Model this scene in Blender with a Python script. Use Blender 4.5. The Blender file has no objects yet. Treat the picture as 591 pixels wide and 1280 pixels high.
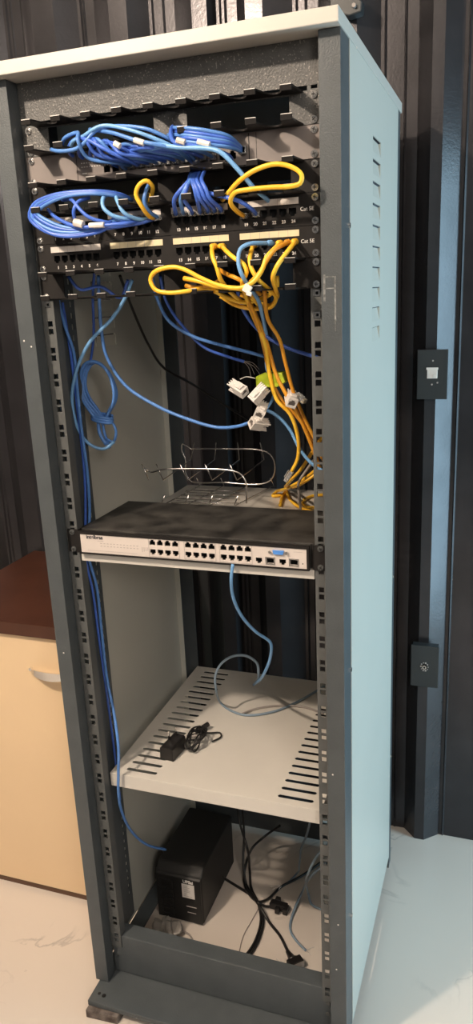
import bpy, bmesh, math, random
from mathutils import Vector, Matrix

# ---------------------------------------------------------------- camera, world, lights
S = bpy.context.scene
COL = S.collection
random.seed(7)
U = 0.04445
ZT = 1.70

cam_d = bpy.data.cameras.new('camera')
cam = bpy.data.objects.new('camera', cam_d)
COL.objects.link(cam)
cam.location = (0.510478, -1.165193, 1.434848)
cam.rotation_euler = (1.290525, 0.044257, 0.334581)
cam_d.sensor_fit = 'VERTICAL'
cam_d.sensor_height = 24.0
cam_d.lens = 959.173 * 24.0 / 1280.0
cam_d.clip_start = 0.02
S.camera = cam

S.view_settings.view_transform = 'Standard'
S.view_settings.look = 'None'
S.view_settings.gamma = 1.0
S.view_settings.use_curve_mapping = False
S.view_settings.exposure = 0.0

w = bpy.data.worlds.new('room_world')
S.world = w
w.use_nodes = True
bg = w.node_tree.nodes['Background']
bg.inputs['Color'].default_value = (0.86, 0.83, 0.80, 1)
bg.inputs['Strength'].default_value = 0.10

def light(name, kind, loc, energy, color, target=None, **kw):
    d = bpy.data.lights.new(name, kind)
    d.energy = energy
    d.color = color
    for k, v in kw.items():
        setattr(d, k, v)
    o = bpy.data.objects.new(name, d)
    o.location = loc
    if target is not None:
        o.rotation_euler = (Vector(target) - Vector(loc)).to_track_quat('-Z', 'Y').to_euler()
    COL.objects.link(o)
    return o

# warm ceiling lamp in front of the rack, up and to the left
light('ceiling_lamp', 'POINT', (-0.64, -1.20, 2.43), 150, (1.0, 0.82, 0.65), shadow_soft_size=0.045)
# soft warm fill added to brighten the rack's interior, not a room fixture
light('added_fill_light', 'POINT', (1.70, -2.45, 2.20), 100, (1.0, 0.90, 0.80), shadow_soft_size=0.40)
# cool daylight from the glass door on the right
light('glass_door_daylight', 'AREA', (1.75, 0.34, 0.95), 36, (0.52, 0.83, 1.0), (0.2, 0.34, 0.95),
      shape='RECTANGLE', size=0.62, size_y=1.85)

# ---------------------------------------------------------------- materials
def mat(name, col, rough=0.5, metal=0.0, bump=0.0, bscale=300.0, mottle=0.0, mscale=12.0,
        col2=None, speck=0.0, sscale=260.0, speck_col=(0.8, 0.78, 0.74), trans=0.0, coat=0.0, ior=1.45, spec=0.5):
    m = bpy.data.materials.new(name)
    m.use_nodes = True
    nt = m.node_tree
    N, L = nt.nodes, nt.links
    b = N['Principled BSDF']
    b.inputs['Roughness'].default_value = rough
    b.inputs['Metallic'].default_value = metal
    b.inputs['IOR'].default_value = ior
    b.inputs['Transmission Weight'].default_value = trans
    b.inputs['Coat Weight'].default_value = coat
    b.inputs['Specular IOR Level'].default_value = spec
    tc = N.new('ShaderNodeTexCoord')
    n = N.new('ShaderNodeTexNoise')
    n.inputs['Scale'].default_value = mscale
    n.inputs['Detail'].default_value = 5
    L.new(tc.outputs['Object'], n.inputs['Vector'])
    mx = N.new('ShaderNodeMix')
    mx.data_type = 'RGBA'
    c2 = col2 or tuple(c * (1 - mottle) for c in col)
    mx.inputs['A'].default_value = (*col, 1)
    mx.inputs['B'].default_value = (*c2, 1)
    r = N.new('ShaderNodeMapRange')
    r.inputs['From Min'].default_value = 0.35
    r.inputs['From Max'].default_value = 0.65
    L.new(n.outputs['Fac'], r.inputs['Value'])
    L.new(r.outputs['Result'], mx.inputs['Factor'])
    out = mx.outputs['Result']
    if speck > 0:
        v = N.new('ShaderNodeTexNoise')
        v.inputs['Scale'].default_value = sscale
        v.inputs['Detail'].default_value = 2
        L.new(tc.outputs['Object'], v.inputs['Vector'])
        rr = N.new('ShaderNodeMapRange')
        rr.inputs['From Min'].default_value = 0.68 - 0.12 * speck
        rr.inputs['From Max'].default_value = 0.74 - 0.12 * speck
        L.new(v.outputs['Fac'], rr.inputs['Value'])
        m2 = N.new('ShaderNodeMix')
        m2.data_type = 'RGBA'
        L.new(rr.outputs['Result'], m2.inputs['Factor'])
        L.new(out, m2.inputs['A'])
        m2.inputs['B'].default_value = (*speck_col, 1)
        out = m2.outputs['Result']
    L.new(out, b.inputs['Base Color'])
    if bump > 0:
        bn = N.new('ShaderNodeTexNoise')
        bn.inputs['Scale'].default_value = bscale
        bn.inputs['Detail'].default_value = 3
        L.new(tc.outputs['Object'], bn.inputs['Vector'])
        bp = N.new('ShaderNodeBump')
        bp.inputs['Strength'].default_value = bump
        bp.inputs['Distance'].default_value = 0.002
        L.new(bn.outputs['Fac'], bp.inputs['Height'])
        L.new(bp.outputs['Normal'], b.inputs['Normal'])
    return m

M = dict(
    frame=mat('graphite_hammered_paint', (0.072, 0.083, 0.090), 0.42, bump=0.25, bscale=420, mottle=0.12, mscale=25),
    header=mat('dusty_graphite_paint', (0.10, 0.10, 0.098), 0.5, bump=0.5, bscale=330, mottle=0.2, mscale=60, speck=0.45, sscale=330, speck_col=(0.30, 0.28, 0.26)),
    rail=mat('grey_steel_rail', (0.095, 0.10, 0.10), 0.45, mottle=0.1, bump=0.1),
    cream=mat('light_grey_enamel', (0.50, 0.48, 0.44), 0.42, mottle=0.03, mscale=6, bump=0.04, bscale=600),
    panel=mat('pale_grey_enamel_panel', (0.50, 0.50, 0.455), 0.4, mottle=0.03, mscale=5),
    shelf=mat('beige_grey_enamel', (0.62, 0.59, 0.54), 0.45, mottle=0.05, mscale=9, bump=0.03),
    black=mat('black_satin_steel', (0.018, 0.0165, 0.016), 0.55, spec=0.2, mottle=0.2, mscale=30, ),
    dusty=mat('dusty_black_steel', (0.014, 0.0135, 0.013), 0.5, spec=0.3, col2=(0.055, 0.052, 0.048), mscale=22, ),
    greymetal=mat('grey_switch_face', (0.20, 0.175, 0.165), 0.5, mottle=0.05),
    silver=mat('silver_switch_face', (0.62, 0.56, 0.52), 0.4, mottle=0.03),
    chrome=mat('bright_zinc', (0.85, 0.83, 0.8), 0.2, 1.0),
    wire=mat('chromed_wire', (0.75, 0.72, 0.7), 0.25, 1.0),
    port=mat('port_black', (0.008, 0.008, 0.008), 0.4),
    cavity=mat('port_shell_grey', (0.16, 0.14, 0.13), 0.45, 0.5),
    white=mat('white_plastic', (0.74, 0.70, 0.66), 0.45, mottle=0.08, mscale=120),
    ink=mat('printed_white', (0.75, 0.72, 0.68), 0.6),
    darkink=mat('printed_dark', (0.05, 0.05, 0.06), 0.6),
    greyink=mat('printed_grey', (0.42, 0.38, 0.36), 0.6),
    label_w=mat('white_label_strip', (0.66, 0.61, 0.56), 0.6, mottle=0.1, mscale=60),
    label_y=mat('yellowed_label_strip', (0.72, 0.62, 0.40), 0.6, mottle=0.08, mscale=60),
    blue=mat('royal_blue_pvc', (0.06, 0.15, 0.60), 0.36, mottle=0.2, mscale=40),
    blue2=mat('mid_blue_pvc', (0.10, 0.25, 0.62), 0.36, mottle=0.15, mscale=40),
    sky=mat('light_blue_pvc', (0.18, 0.40, 0.72), 0.36, mottle=0.15, mscale=40),
    cyan=mat('grey_cyan_pvc', (0.20, 0.27, 0.34), 0.45),
    yellow=mat('yellow_pvc', (0.92, 0.58, 0.05), 0.36, col2=(0.88, 0.46, 0.03), mscale=20),
    orange=mat('amber_pvc', (0.72, 0.34, 0.03), 0.38, col2=(0.62, 0.26, 0.02), mscale=20),
    blackpvc=mat('black_pvc', (0.012, 0.011, 0.011), 0.4),
    greypvc=mat('grey_pvc', (0.28, 0.25, 0.23), 0.5),
    clear=mat('clear_polycarbonate', (0.85, 0.86, 0.86), 0.15, trans=0.75, ior=1.4),
    gold=mat('gold_contacts', (0.8, 0.55, 0.2), 0.3, 1.0),
    lime=mat('lime_sleeve', (0.42, 0.52, 0.03), 0.4, mottle=0.3, mscale=60),
    upsb=mat('ups_black_plastic', (0.016, 0.0155, 0.015), 0.5, bump=0.15, bscale=500, mottle=0.2, mscale=20),
    wood=mat('painted_wood_block', (0.045, 0.032, 0.028), 0.7, col2=(0.20, 0.17, 0.15), mscale=45),
    brown=mat('dark_wenge_laminate', (0.075, 0.028, 0.016), 0.35, mottle=0.25, mscale=14),
    door=mat('maple_cream_laminate', (0.80, 0.60, 0.38), 0.4, mottle=0.05, mscale=3),
    plinth=mat('dark_brown_edge', (0.10, 0.05, 0.028), 0.5),
    box=mat('black_plate_plastic', (0.03, 0.034, 0.036), 0.4, mottle=0.1),
    dbblue=mat('serial_port_blue', (0.08, 0.26, 0.70), 0.4),
    leather=mat('clear_grey_plastic', (0.30, 0.28, 0.26), 0.3, trans=0.2),
)

def wall_mat():
    m = mat('charcoal_corrugated_metal', (0.058, 0.056, 0.061), 0.26, 0.6, bump=0.12, bscale=160, mottle=0.25, mscale=9)
    return m
M['wall'] = wall_mat()

def floor_mat():
    m = bpy.data.materials.new('veined_porcelain')
    m.use_nodes = True
    nt = m.node_tree
    N, L = nt.nodes, nt.links
    b = N['Principled BSDF']
    b.inputs['Roughness'].default_value = 0.28
    tc = N.new('ShaderNodeTexCoord')
    n1 = N.new('ShaderNodeTexNoise')
    n1.inputs['Scale'].default_value = 2.3
    n1.inputs['Detail'].default_value = 8
    n1.inputs['Distortion'].default_value = 1.6
    L.new(tc.outputs['Object'], n1.inputs['Vector'])
    # thin veins where the noise crosses its middle value
    s = N.new('ShaderNodeMath'); s.operation = 'SUBTRACT'; s.inputs[1].default_value = 0.5
    a = N.new('ShaderNodeMath'); a.operation = 'ABSOLUTE'
    L.new(n1.outputs['Fac'], s.inputs[0]); L.new(s.outputs[0], a.inputs[0])
    r = N.new('ShaderNodeMapRange')
    r.inputs['From Min'].default_value = 0.0; r.inputs['From Max'].default_value = 0.012
    r.inputs['To Min'].default_value = 1.0; r.inputs['To Max'].default_value = 0.0
    L.new(a.outputs[0], r.inputs['Value'])
    n2 = N.new('ShaderNodeTexNoise'); n2.inputs['Scale'].default_value = 5.0
    L.new(tc.outputs['Object'], n2.inputs['Vector'])
    r2 = N.new('ShaderNodeMapRange'); r2.inputs['From Min'].default_value = 0.5; r2.inputs['From Max'].default_value = 0.72
    L.new(n2.outputs['Fac'], r2.inputs['Value'])
    mu = N.new('ShaderNodeMath'); mu.operation = 'MULTIPLY'
    L.new(r.outputs['Result'], mu.inputs[0]); L.new(r2.outputs['Result'], mu.inputs[1])
    mu2 = N.new('ShaderNodeMath'); mu2.operation = 'MULTIPLY'; mu2.inputs[1].default_value = 0.75
    L.new(mu.outputs[0], mu2.inputs[0])
    n3 = N.new('ShaderNodeTexNoise'); n3.inputs['Scale'].default_value = 1.4; n3.inputs['Detail'].default_value = 4
    L.new(tc.outputs['Object'], n3.inputs['Vector'])
    base = N.new('ShaderNodeMix'); base.data_type = 'RGBA'
    base.inputs['A'].default_value = (0.60, 0.53, 0.47, 1)
    base.inputs['B'].default_value = (0.68, 0.62, 0.56, 1)
    L.new(n3.outputs['Fac'], base.inputs['Factor'])
    mx = N.new('ShaderNodeMix'); mx.data_type = 'RGBA'
    mx.inputs['B'].default_value = (0.25, 0.23, 0.22, 1)
    L.new(base.outputs['Result'], mx.inputs['A'])
    L.new(mu2.outputs[0], mx.inputs['Factor'])
    L.new(mx.outputs['Result'], b.inputs['Base Color'])
    return m
M['floor'] = floor_mat()

# ---------------------------------------------------------------- mesh helpers
def tag(o, label=None, cat=None, group=None, kind=None):
    if label: o['label'] = label
    if cat: o['category'] = cat
    if group: o['group'] = group
    if kind: o['kind'] = kind
    return o

def thing(name, label, cat, loc=(0, 0, 0), group=None):
    o = bpy.data.objects.new(name, None)
    o.empty_display_size = 0.05
    COL.objects.link(o)
    o.location = loc
    return tag(o, label, cat, group)

def link(name, bm, m, parent=None, smooth=False, bevel=0.0, label=None):
    bmesh.ops.recalc_face_normals(bm, faces=bm.faces)
    me = bpy.data.meshes.new(name)
    # every mesh is written in world coordinates; a parented part is moved into its thing's frame
    if parent is not None:
        bmesh.ops.translate(bm, verts=bm.verts, vec=-parent_world(parent))
    bm.to_mesh(me)
    bm.free()
    if smooth:
        for p in me.polygons: p.use_smooth = True
    me.materials.append(M[m] if isinstance(m, str) else m)
    o = bpy.data.objects.new(name, me)
    COL.objects.link(o)
    if parent is not None: o.parent = parent
    if bevel > 0:
        b = o.modifiers.new('bevel', 'BEVEL')
        b.width = bevel; b.segments = 2; b.limit_method = 'ANGLE'
    if label: o['label'] = label
    return o

def parent_world(p):
    v = Vector((0, 0, 0))
    while p is not None:
        v += Vector(p.location)
        p = p.parent
    return v

def NB(): return bmesh.new()

def box(bm, x0, x1, y0, y1, z0, z1, rot=None, about=None):
    v = [bm.verts.new((x, y, z)) for x in (x0, x1) for y in (y0, y1) for z in (z0, z1)]
    for f in ((0, 1, 3, 2), (4, 6, 7, 5), (0, 4, 5, 1), (2, 3, 7, 6), (0, 2, 6, 4), (1, 5, 7, 3)):
        bm.faces.new([v[i] for i in f])
    if rot is not None:
        c = Vector(about) if about else Vector(((x0 + x1) / 2, (y0 + y1) / 2, (z0 + z1) / 2))
        for q in v: q.co = c + rot @ (q.co - c)
    return bm

def prism(bm, poly, axis, a0, a1):
    """extrude a 2D outline along an axis (x: poly=(y,z), y: (x,z), z: (x,y))"""
    def P3(p, a):
        if axis == 'x': return (a, p[0], p[1])
        if axis == 'y': return (p[0], a, p[1])
        return (p[0], p[1], a)
    A = [bm.verts.new(P3(p, a0)) for p in poly]
    B = [bm.verts.new(P3(p, a1)) for p in poly]
    n = len(poly)
    bm.faces.new(A); bm.faces.new(B[::-1])
    for i in range(n):
        bm.faces.new((A[i], B[i], B[(i + 1) % n], A[(i + 1) % n]))
    return bm

def plate(bm, u0, u1, v0, v1, holes, t0, t1, axis):
    """rectangular plate with rectangular holes; axis is the plate's normal"""
    rnd = lambda q: round(q, 6)
    us = sorted({rnd(u0), rnd(u1)} | {rnd(min(max(h[i], u0), u1)) for h in holes for i in (0, 1)})
    vs = sorted({rnd(v0), rnd(v1)} | {rnd(min(max(h[i], v0), v1)) for h in holes for i in (2, 3)})
    def filled(i, j):
        if i < 0 or j < 0 or i >= len(us) - 1 or j >= len(vs) - 1: return False
        cu, cv = (us[i] + us[i + 1]) / 2, (vs[j] + vs[j + 1]) / 2
        return not any(h[0] < cu < h[1] and h[2] < cv < h[3] for h in holes)
    def P3(u, v, t):
        return {'x': (t, u, v), 'y': (u, t, v), 'z': (u, v, t)}[axis]
    cache = {}
    def V(i, j, k):
        if (i, j, k) not in cache:
            cache[(i, j, k)] = bm.verts.new(P3(us[i], vs[j], (t0, t1)[k]))
        return cache[(i, j, k)]
    for i in range(len(us) - 1):
        for j in range(len(vs) - 1):
            if not filled(i, j): continue
            for k in (0, 1):
                bm.faces.new((V(i, j, k), V(i + 1, j, k), V(i + 1, j + 1, k), V(i, j + 1, k)))
            if not filled(i - 1, j): bm.faces.new((V(i, j, 0), V(i, j + 1, 0), V(i, j + 1, 1), V(i, j, 1)))
            if not filled(i + 1, j): bm.faces.new((V(i + 1, j, 0), V(i + 1, j + 1, 0), V(i + 1, j + 1, 1), V(i + 1, j, 1)))
            if not filled(i, j - 1): bm.faces.new((V(i, j, 0), V(i + 1, j, 0), V(i + 1, j, 1), V(i, j, 1)))
            if not filled(i, j + 1): bm.faces.new((V(i, j + 1, 0), V(i + 1, j + 1, 0), V(i + 1, j + 1, 1), V(i, j + 1, 1)))
    return bm

def spline(pts, step=0.006):
    P = [Vector(p) for p in pts]
    if len(P) < 3: return P
    E = [P[0] * 2 - P[1]] + P + [P[-1] * 2 - P[-2]]
    out = []
    for i in range(1, len(E) - 2):
        p0, p1, p2, p3 = E[i - 1:i + 3]
        # centripetal Catmull-Rom: no overshoot on uneven spacing
        t0 = 0.0
        t1 = t0 + max((p1 - p0).length, 1e-6) ** 0.5
        t2 = t1 + max((p2 - p1).length, 1e-6) ** 0.5
        t3 = t2 + max((p3 - p2).length, 1e-6) ** 0.5
        n = max(3, min(26, int((p2 - p1).length / step)))
        for k in range(n):
            t = t1 + (t2 - t1) * k / n
            a1 = p0 * ((t1 - t) / (t1 - t0)) + p1 * ((t - t0) / (t1 - t0))
            a2 = p1 * ((t2 - t) / (t2 - t1)) + p2 * ((t - t1) / (t2 - t1))
            a3 = p2 * ((t3 - t) / (t3 - t2)) + p3 * ((t - t2) / (t3 - t2))
            b1 = a1 * ((t2 - t) / (t2 - t0)) + a2 * ((t - t0) / (t2 - t0))
            b2 = a2 * ((t3 - t) / (t3 - t1)) + a3 * ((t - t1) / (t3 - t1))
            out.append(b1 * ((t2 - t) / (t2 - t1)) + b2 * ((t - t1) / (t2 - t1)))
    out.append(P[-1])
    return out

def tube(bm, pts, r, n=8, smooth=True, r1=None):
    C = spline(pts) if smooth else [Vector(p) for p in pts]
    C = [c for i, c in enumerate(C) if i == 0 or (c - C[i - 1]).length > 1e-5]
    T = []
    for i in range(len(C)):
        a, b = C[max(i - 1, 0)], C[min(i + 1, len(C) - 1)]
        T.append((b - a).normalized())
    ref = Vector((0, 0, 1)) if abs(T[0].z) < 0.9 else Vector((1, 0, 0))
    nrm = (ref - T[0] * ref.dot(T[0])).normalized()
    rings = []
    for i, c in enumerate(C):
        nrm = (nrm - T[i] * nrm.dot(T[i])).normalized()
        bi = T[i].cross(nrm)
        rr = r if r1 is None else r + (r1 - r) * i / (len(C) - 1)
        rings.append([bm.verts.new(c + (nrm * math.cos(2 * math.pi * k / n) + bi * math.sin(2 * math.pi * k / n)) * rr) for k in range(n)])
    for i in range(len(rings) - 1):
        for k in range(n):
            bm.faces.new((rings[i][k], rings[i][(k + 1) % n], rings[i + 1][(k + 1) % n], rings[i + 1][k]))
    bm.faces.new(rings[0][::-1]); bm.faces.new(rings[-1])
    return bm

def cyl(bm, c, axis, r, l, n=14):
    c = Vector(c); d = Vector({'x': (1, 0, 0), 'y': (0, 1, 0), 'z': (0, 0, 1)}[axis]) if isinstance(axis, str) else Vector(axis).normalized()
    return tube(bm, [c - d * l / 2, c + d * l / 2], r, n, smooth=False)

def text(name, body, size, loc, m, parent, rotx=math.pi / 2, rotz=0.0, bold=0.0, align='CENTER'):
    c = bpy.data.curves.new(name, 'FONT')
    c.body = body; c.size = size; c.extrude = 0.0003; c.align_x = align; c.align_y = 'CENTER'; c.offset = bold
    o = bpy.data.objects.new(name, c)
    COL.objects.link(o)
    dg = bpy.context.evaluated_depsgraph_get()
    me = bpy.data.meshes.new_from_object(o.evaluated_get(dg))
    bpy.data.objects.remove(o)
    bm = NB(); bm.from_mesh(me)
    bpy.data.meshes.remove(me)
    R = Matrix.Rotation(rotz, 3, 'Z') @ Matrix.Rotation(rotx, 3, 'X')
    for v in bm.verts: v.co = Vector(loc) + R @ v.co
    return bm if parent is None else link(name, bm, m, parent)

def merge(dst, src):
    me = bpy.data.meshes.new('tmp'); src.to_mesh(me); src.free(); dst.from_mesh(me); bpy.data.meshes.remove(me)

def screw(parent, x, z, y=-0.0035, m='chrome'):
    bm = NB()
    # domed pan head
    for k, (rr, yy) in enumerate(((0.0052, 0.0), (0.0050, -0.0012), (0.0034, -0.0024))):
        cyl(bm, (x, y + yy, z), 'y', rr, 0.0014, 14)
    s = link('screw', bm, m, parent, smooth=False)
    b2 = NB()
    a = random.uniform(0, 1.5)
    for q in (0, math.pi / 2):
        box(b2, x - 0.0028, x + 0.0028, y - 0.0036, y - 0.0031, z - 0.0005, z + 0.0005, Matrix.Rotation(a + q, 3, 'Y'), (x, y, z))
    link('cross_slot', b2, 'port', s)
    return s


# measuring helper: where the sight line of a photo point meets a real plane of the room (y, z or x = value)
from mathutils import Euler
_O = Vector(((0.510478, -1.165193, 1.434848))); _R = Euler((1.290525, 0.044257, 0.334581), 'XYZ').to_matrix(); _F = 959.173
def _hit(u, v, ax, val):
    d = _R @ Vector(((u - 295.5) / _F, -(v - 640.0) / _F, -1.0))
    return tuple(_O + d * ((val - _O[ax]) / d[ax]))
def AY(u, v, y): return _hit(u, v, 1, y)
def AZ(u, v, z): return _hit(u, v, 2, z)
def AX(u, v, x): return _hit(u, v, 0, x)

# ---------------------------------------------------------------- room
FZ = -0.03
bm = NB(); box(bm, -2.6, 3.4, -2.6, 0.72, FZ - 0.05, FZ)
tag(link('floor', bm, 'floor'), kind='structure')

bm = NB(); box(bm, -2.6, 3.4, -3.4, 0.72, 2.72, 2.76)
tag(link('ceiling', bm, mat('white_ceiling_paint', (0.60, 0.58, 0.55), 0.8)), kind='structure')

def corrugated():
    segs = [(-0.86, -0.81, -0.76, -0.71), (-0.66, -0.61, -0.55, -0.505), (-0.46, -0.405, -0.36, -0.32), (-0.255, -0.20, -0.165, -0.155),
            (-0.105, -0.075, -0.036, 0.022), (0.08, 0.12, 0.17, 0.215), (0.295, 0.327, 0.351, 0.388)]
    x = 0.80
    while x < 2.3:
        segs.append((x, x + 0.035, x + 0.065, x + 0.10)); x += 0.2
    x = -1.06
    while x > -2.4:
        segs.insert(0, (x, x + 0.05, x + 0.10, x + 0.15)); x -= 0.2
    YB, YC = 0.690, 0.655
    pts = [(-2.6, YB)]
    for a, b, c, d in segs:
        # small pressed bead in the valley just before each rib
        pts += [(a - 0.030, YB), (a - 0.027, YB - 0.003), (a - 0.024, YB)]
        pts += [(a, YB), (b, YC), (c, YC), (d, YB), (d + 0.008, YB), (d + 0.010, YB - 0.004), (d + 0.013, YB)]
    pts.append((3.4, YB))
    pts.sort(key=lambda p: p[0])
    return pts
pts = corrugated()
bm = NB()
lo = [bm.verts.new((x, y, FZ)) for x, y in pts]; hi = [bm.verts.new((x, y, 2.7)) for x, y in pts]
for i in range(len(pts) - 1): bm.faces.new((lo[i], lo[i + 1], hi[i + 1], hi[i]))
o = tag(link('wall_back', bm, 'wall'), kind='structure')
sm = o.modifiers.new('sheet', 'SOLIDIFY'); sm.thickness = 0.002; sm.offset = 0

# ---------------------------------------------------------------- the rack cabinet
rack = thing('server_rack', 'tall open graphite rack cabinet with pale grey top and side panels', 'server rack', (0, 0.26, FZ))
def rk(name, bm, m, **k): return link(name, bm, m, rack, **k)

# top cover: shallow folded tray, cream
bm = NB(); box(bm, -0.278, 0.278, -0.050, 0.566, 1.7645, 1.784)
rk('top_cover', bm, 'cream', bevel=0.0015)
# header plate between the posts
bm = NB(); box(bm, -0.246, 0.246, 0.0, 0.0015, 1.7065, 1.7640); rk('header_plate', bm, 'header')
bm = NB(); box(bm, -0.246, 0.246, 0.0025, 0.54, 1.752, 1.7640); rk('roof_plate', bm, 'frame')
for s in (-1, 1):
    side = 'left' if s < 0 else 'right'
    # front post: folded channel, front face + outer face + inner return
    X = lambda a: s * a
    poly = [(X(0.246), 0.0), (X(0.246), -0.030), (X(0.2765), -0.030), (X(0.2765), 0.027), (X(0.2745), 0.027), (X(0.2745), -0.028), (X(0.248), -0.028), (X(0.248), 0.0)]
    bm = NB(); prism(bm, poly, 'z', 0.004, 1.7640)
    rk('front_post', bm, 'frame', bevel=0.0008)
    # mounting rail with square hole pairs at every unit boundary
    holes = []
    for k in range(0, 37):
        z = ZT - k * U
        for dz in (-0.00635, 0.00635):
            holes.append((s * 0.2325 - 0.0046, s * 0.2325 + 0.0046, z + dz - 0.0046, z + dz + 0.0046))
    xa, xb = sorted((X(0.2225), X(0.2455)))
    bm = NB(); plate(bm, xa, xb, 0.075, 1.7063, holes, 0.0, 0.002, 'y')
    # backward flange on the rail's inner edge
    xa, xb = sorted((X(0.2225), X(0.2240)))
    box(bm, xa, xb, 0.002, 0.020, 0.075, 1.7063)
    rk('mounting_rail', bm, 'rail')
    # depth spacer: slotted upright behind the post
    slots = []
    z = 0.12
    while z < 1.70:
        slots.append((0.098, 0.104, z, z + 0.010)); z += 0.020
    xa, xb = sorted((X(0.250), X(0.2515)))
    bm = NB(); plate(bm, 0.030, 0.114, 0.06, 1.748, slots, xa, xb, 'x')
    rk('slotted_upright', bm, 'frame')
    # side panel with inward pressed louvres near the top
    lou = []
    for k in range(10):
        zz = 1.338 + k * 0.0345
        lou.append((0.226, 0.306, zz, zz + 0.024))
    xa, xb = sorted((X(0.2755), X(0.2770)))
    bm = NB(); plate(bm, 0.0285, 0.520, 0.006, 1.7640, lou, xa, xb, 'x')
    for (y0, y1, z0, z1) in lou:
        # scooped blade: flush at the bottom, 7 mm inside at the top
        p = [(X(0.2768), z0), (X(0.2725), z1 - 0.002), (X(0.2718), z1 - 0.002), (X(0.2760), z0)]
        prism(bm, [(q[0], q[1]) for q in p], 'y', y0, y1)
        box(bm, *sorted((X(0.2765), X(0.2718))), y1 - 0.001, y1 + 0.0005, z0, z1 - 0.002)
    xa, xb = sorted((X(0.262), X(0.2752)))
    box(bm, xa, xb, 0.5185, 0.520, 0.006, 1.752)
    rk('side_panel', bm, 'panel')
    # rear post
    poly = [(X(0.2765), 0.5215), (X(0.2765), 0.552), (X(0.240), 0.552), (X(0.240), 0.550), (X(0.2745), 0.550), (X(0.2745), 0.5215)]
    bm = NB(); prism(bm, poly, 'z', FZ, 1.7640); rk('rear_post', bm, 'frame')
    # small fixing screws on the post's outer face and face
    for z in (0.80, 1.52, 0.28):
        bm = NB(); cyl(bm, (X(0.2775), 0.020, z), 'x', 0.004, 0.003, 12); rk('panel_screw', bm, 'chrome')
    for z in (0.30, 0.78):
        bm = NB(); cyl(bm, (X(0.2778), 0.530, z), 'x', 0.004, 0.003, 12); rk('panel_screw', bm, 'chrome')

# bottom frame
bm = NB()
box(bm, -0.2455, 0.2455, 0.0030, 0.005, 0.006, 0.103)      # front face of the base channel
box(bm, -0.2455, 0.2455, 0.005, 0.040, 0.1012, 0.103)      # its top
rk('base_channel', bm, 'frame', bevel=0.0008)
bm = NB()
box(bm, -0.268, 0.268, -0.082, 0.030, -0.002, 0.0035)       # foot plate in front
box(bm, -0.268, 0.268, -0.082, -0.0805, -0.009, -0.002)
rk('foot_plate', bm, 'frame', bevel=0.0008)
for s in (-1, 1):
    bm = NB(); xa, xb = sorted((s * 0.2745, s * 0.24))
    box(bm, xa, xb, 0.03, 0.55, -0.002, 0.0035); rk('base_side_rail', bm, 'frame')
bm = NB(); box(bm, -0.2745, 0.2745, 0.545, 0.5495, -0.005, 0.05); rk('rear_base_channel', bm, 'frame')
for (x, y) in ((-0.252, -0.060), (-0.240, -0.062)):
    bm = NB(); cyl(bm, (x, y, 0.0037), 'z', 0.0035 if x < -0.25 else 0.0045, 0.0006, 14); rk('bolt_hole', bm, 'port')
for (x, z, y) in ((-0.236, 0.052, 0.002), (0.233, 0.070, 0.002), (0.2325, 0.043, 0.002)):
    bm = NB(); cyl(bm, (x, y, z), 'y', 0.0042, 0.003, 12); rk('base_bolt', bm, 'chrome' if x < 0 else 'rail')
# white paint scuffs on the right post: thin shapes of old adhesive
bm = NB()
for (x0, x1, z0, z1) in ((0.2490, 0.2520, 1.415, 1.452), (0.2520, 0.2660, 1.448, 1.4495), (0.2505, 0.2655, 1.432, 1.4335), (0.2650, 0.2675, 1.385, 1.4495), (0.2655, 0.2668, 1.372, 1.389)):
    box(bm, x0, x1, -0.0302, -0.0299, z0, z1)
rk('adhesive_residue', bm, mat('old_adhesive', (0.25, 0.26, 0.26), 0.7, mottle=0.6, mscale=140))
for (x, z) in ((0.262, 0.30), (0.255, 0.62), (-0.262, 0.79), (0.258, 0.195), (-0.255, 1.36), (-0.268, 1.37)):
    bm = NB(); cyl(bm, (x, -0.0301, z), 'y', 0.0016, 0.0004, 7); rk('paint_chip', bm, 'ink')
# cage nuts left in the rail
for (x, z) in ((0.2325, ZT - 6 * U - 0.00635), (0.2325, ZT - 7 * U + 0.00635), (-0.2325, ZT - 6 * U - 0.00635)):
    bm = NB()
    plate(bm, x - 0.0062, x + 0.0044, z - 0.0045, z + 0.0045, [(x - 0.0022, x + 0.0022, z - 0.0022, z + 0.0022), (x - 0.0048, x - 0.0040, z - 0.004, z + 0.004)], -0.0012, 0.006, 'y')
    rk('cage_nut', bm, 'chrome')

bm = NB()
prism(bm, [(-0.268, -0.094), (-0.196, -0.090), (-0.190, -0.035), (-0.266, -0.030)], 'z', FZ + 0.0005, -0.0095)
tag(link('wood_block', bm, 'wood', bevel=0.0015), 'paint-flaked wooden block wedged under the rack\'s front left foot', 'wood block')

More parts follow.
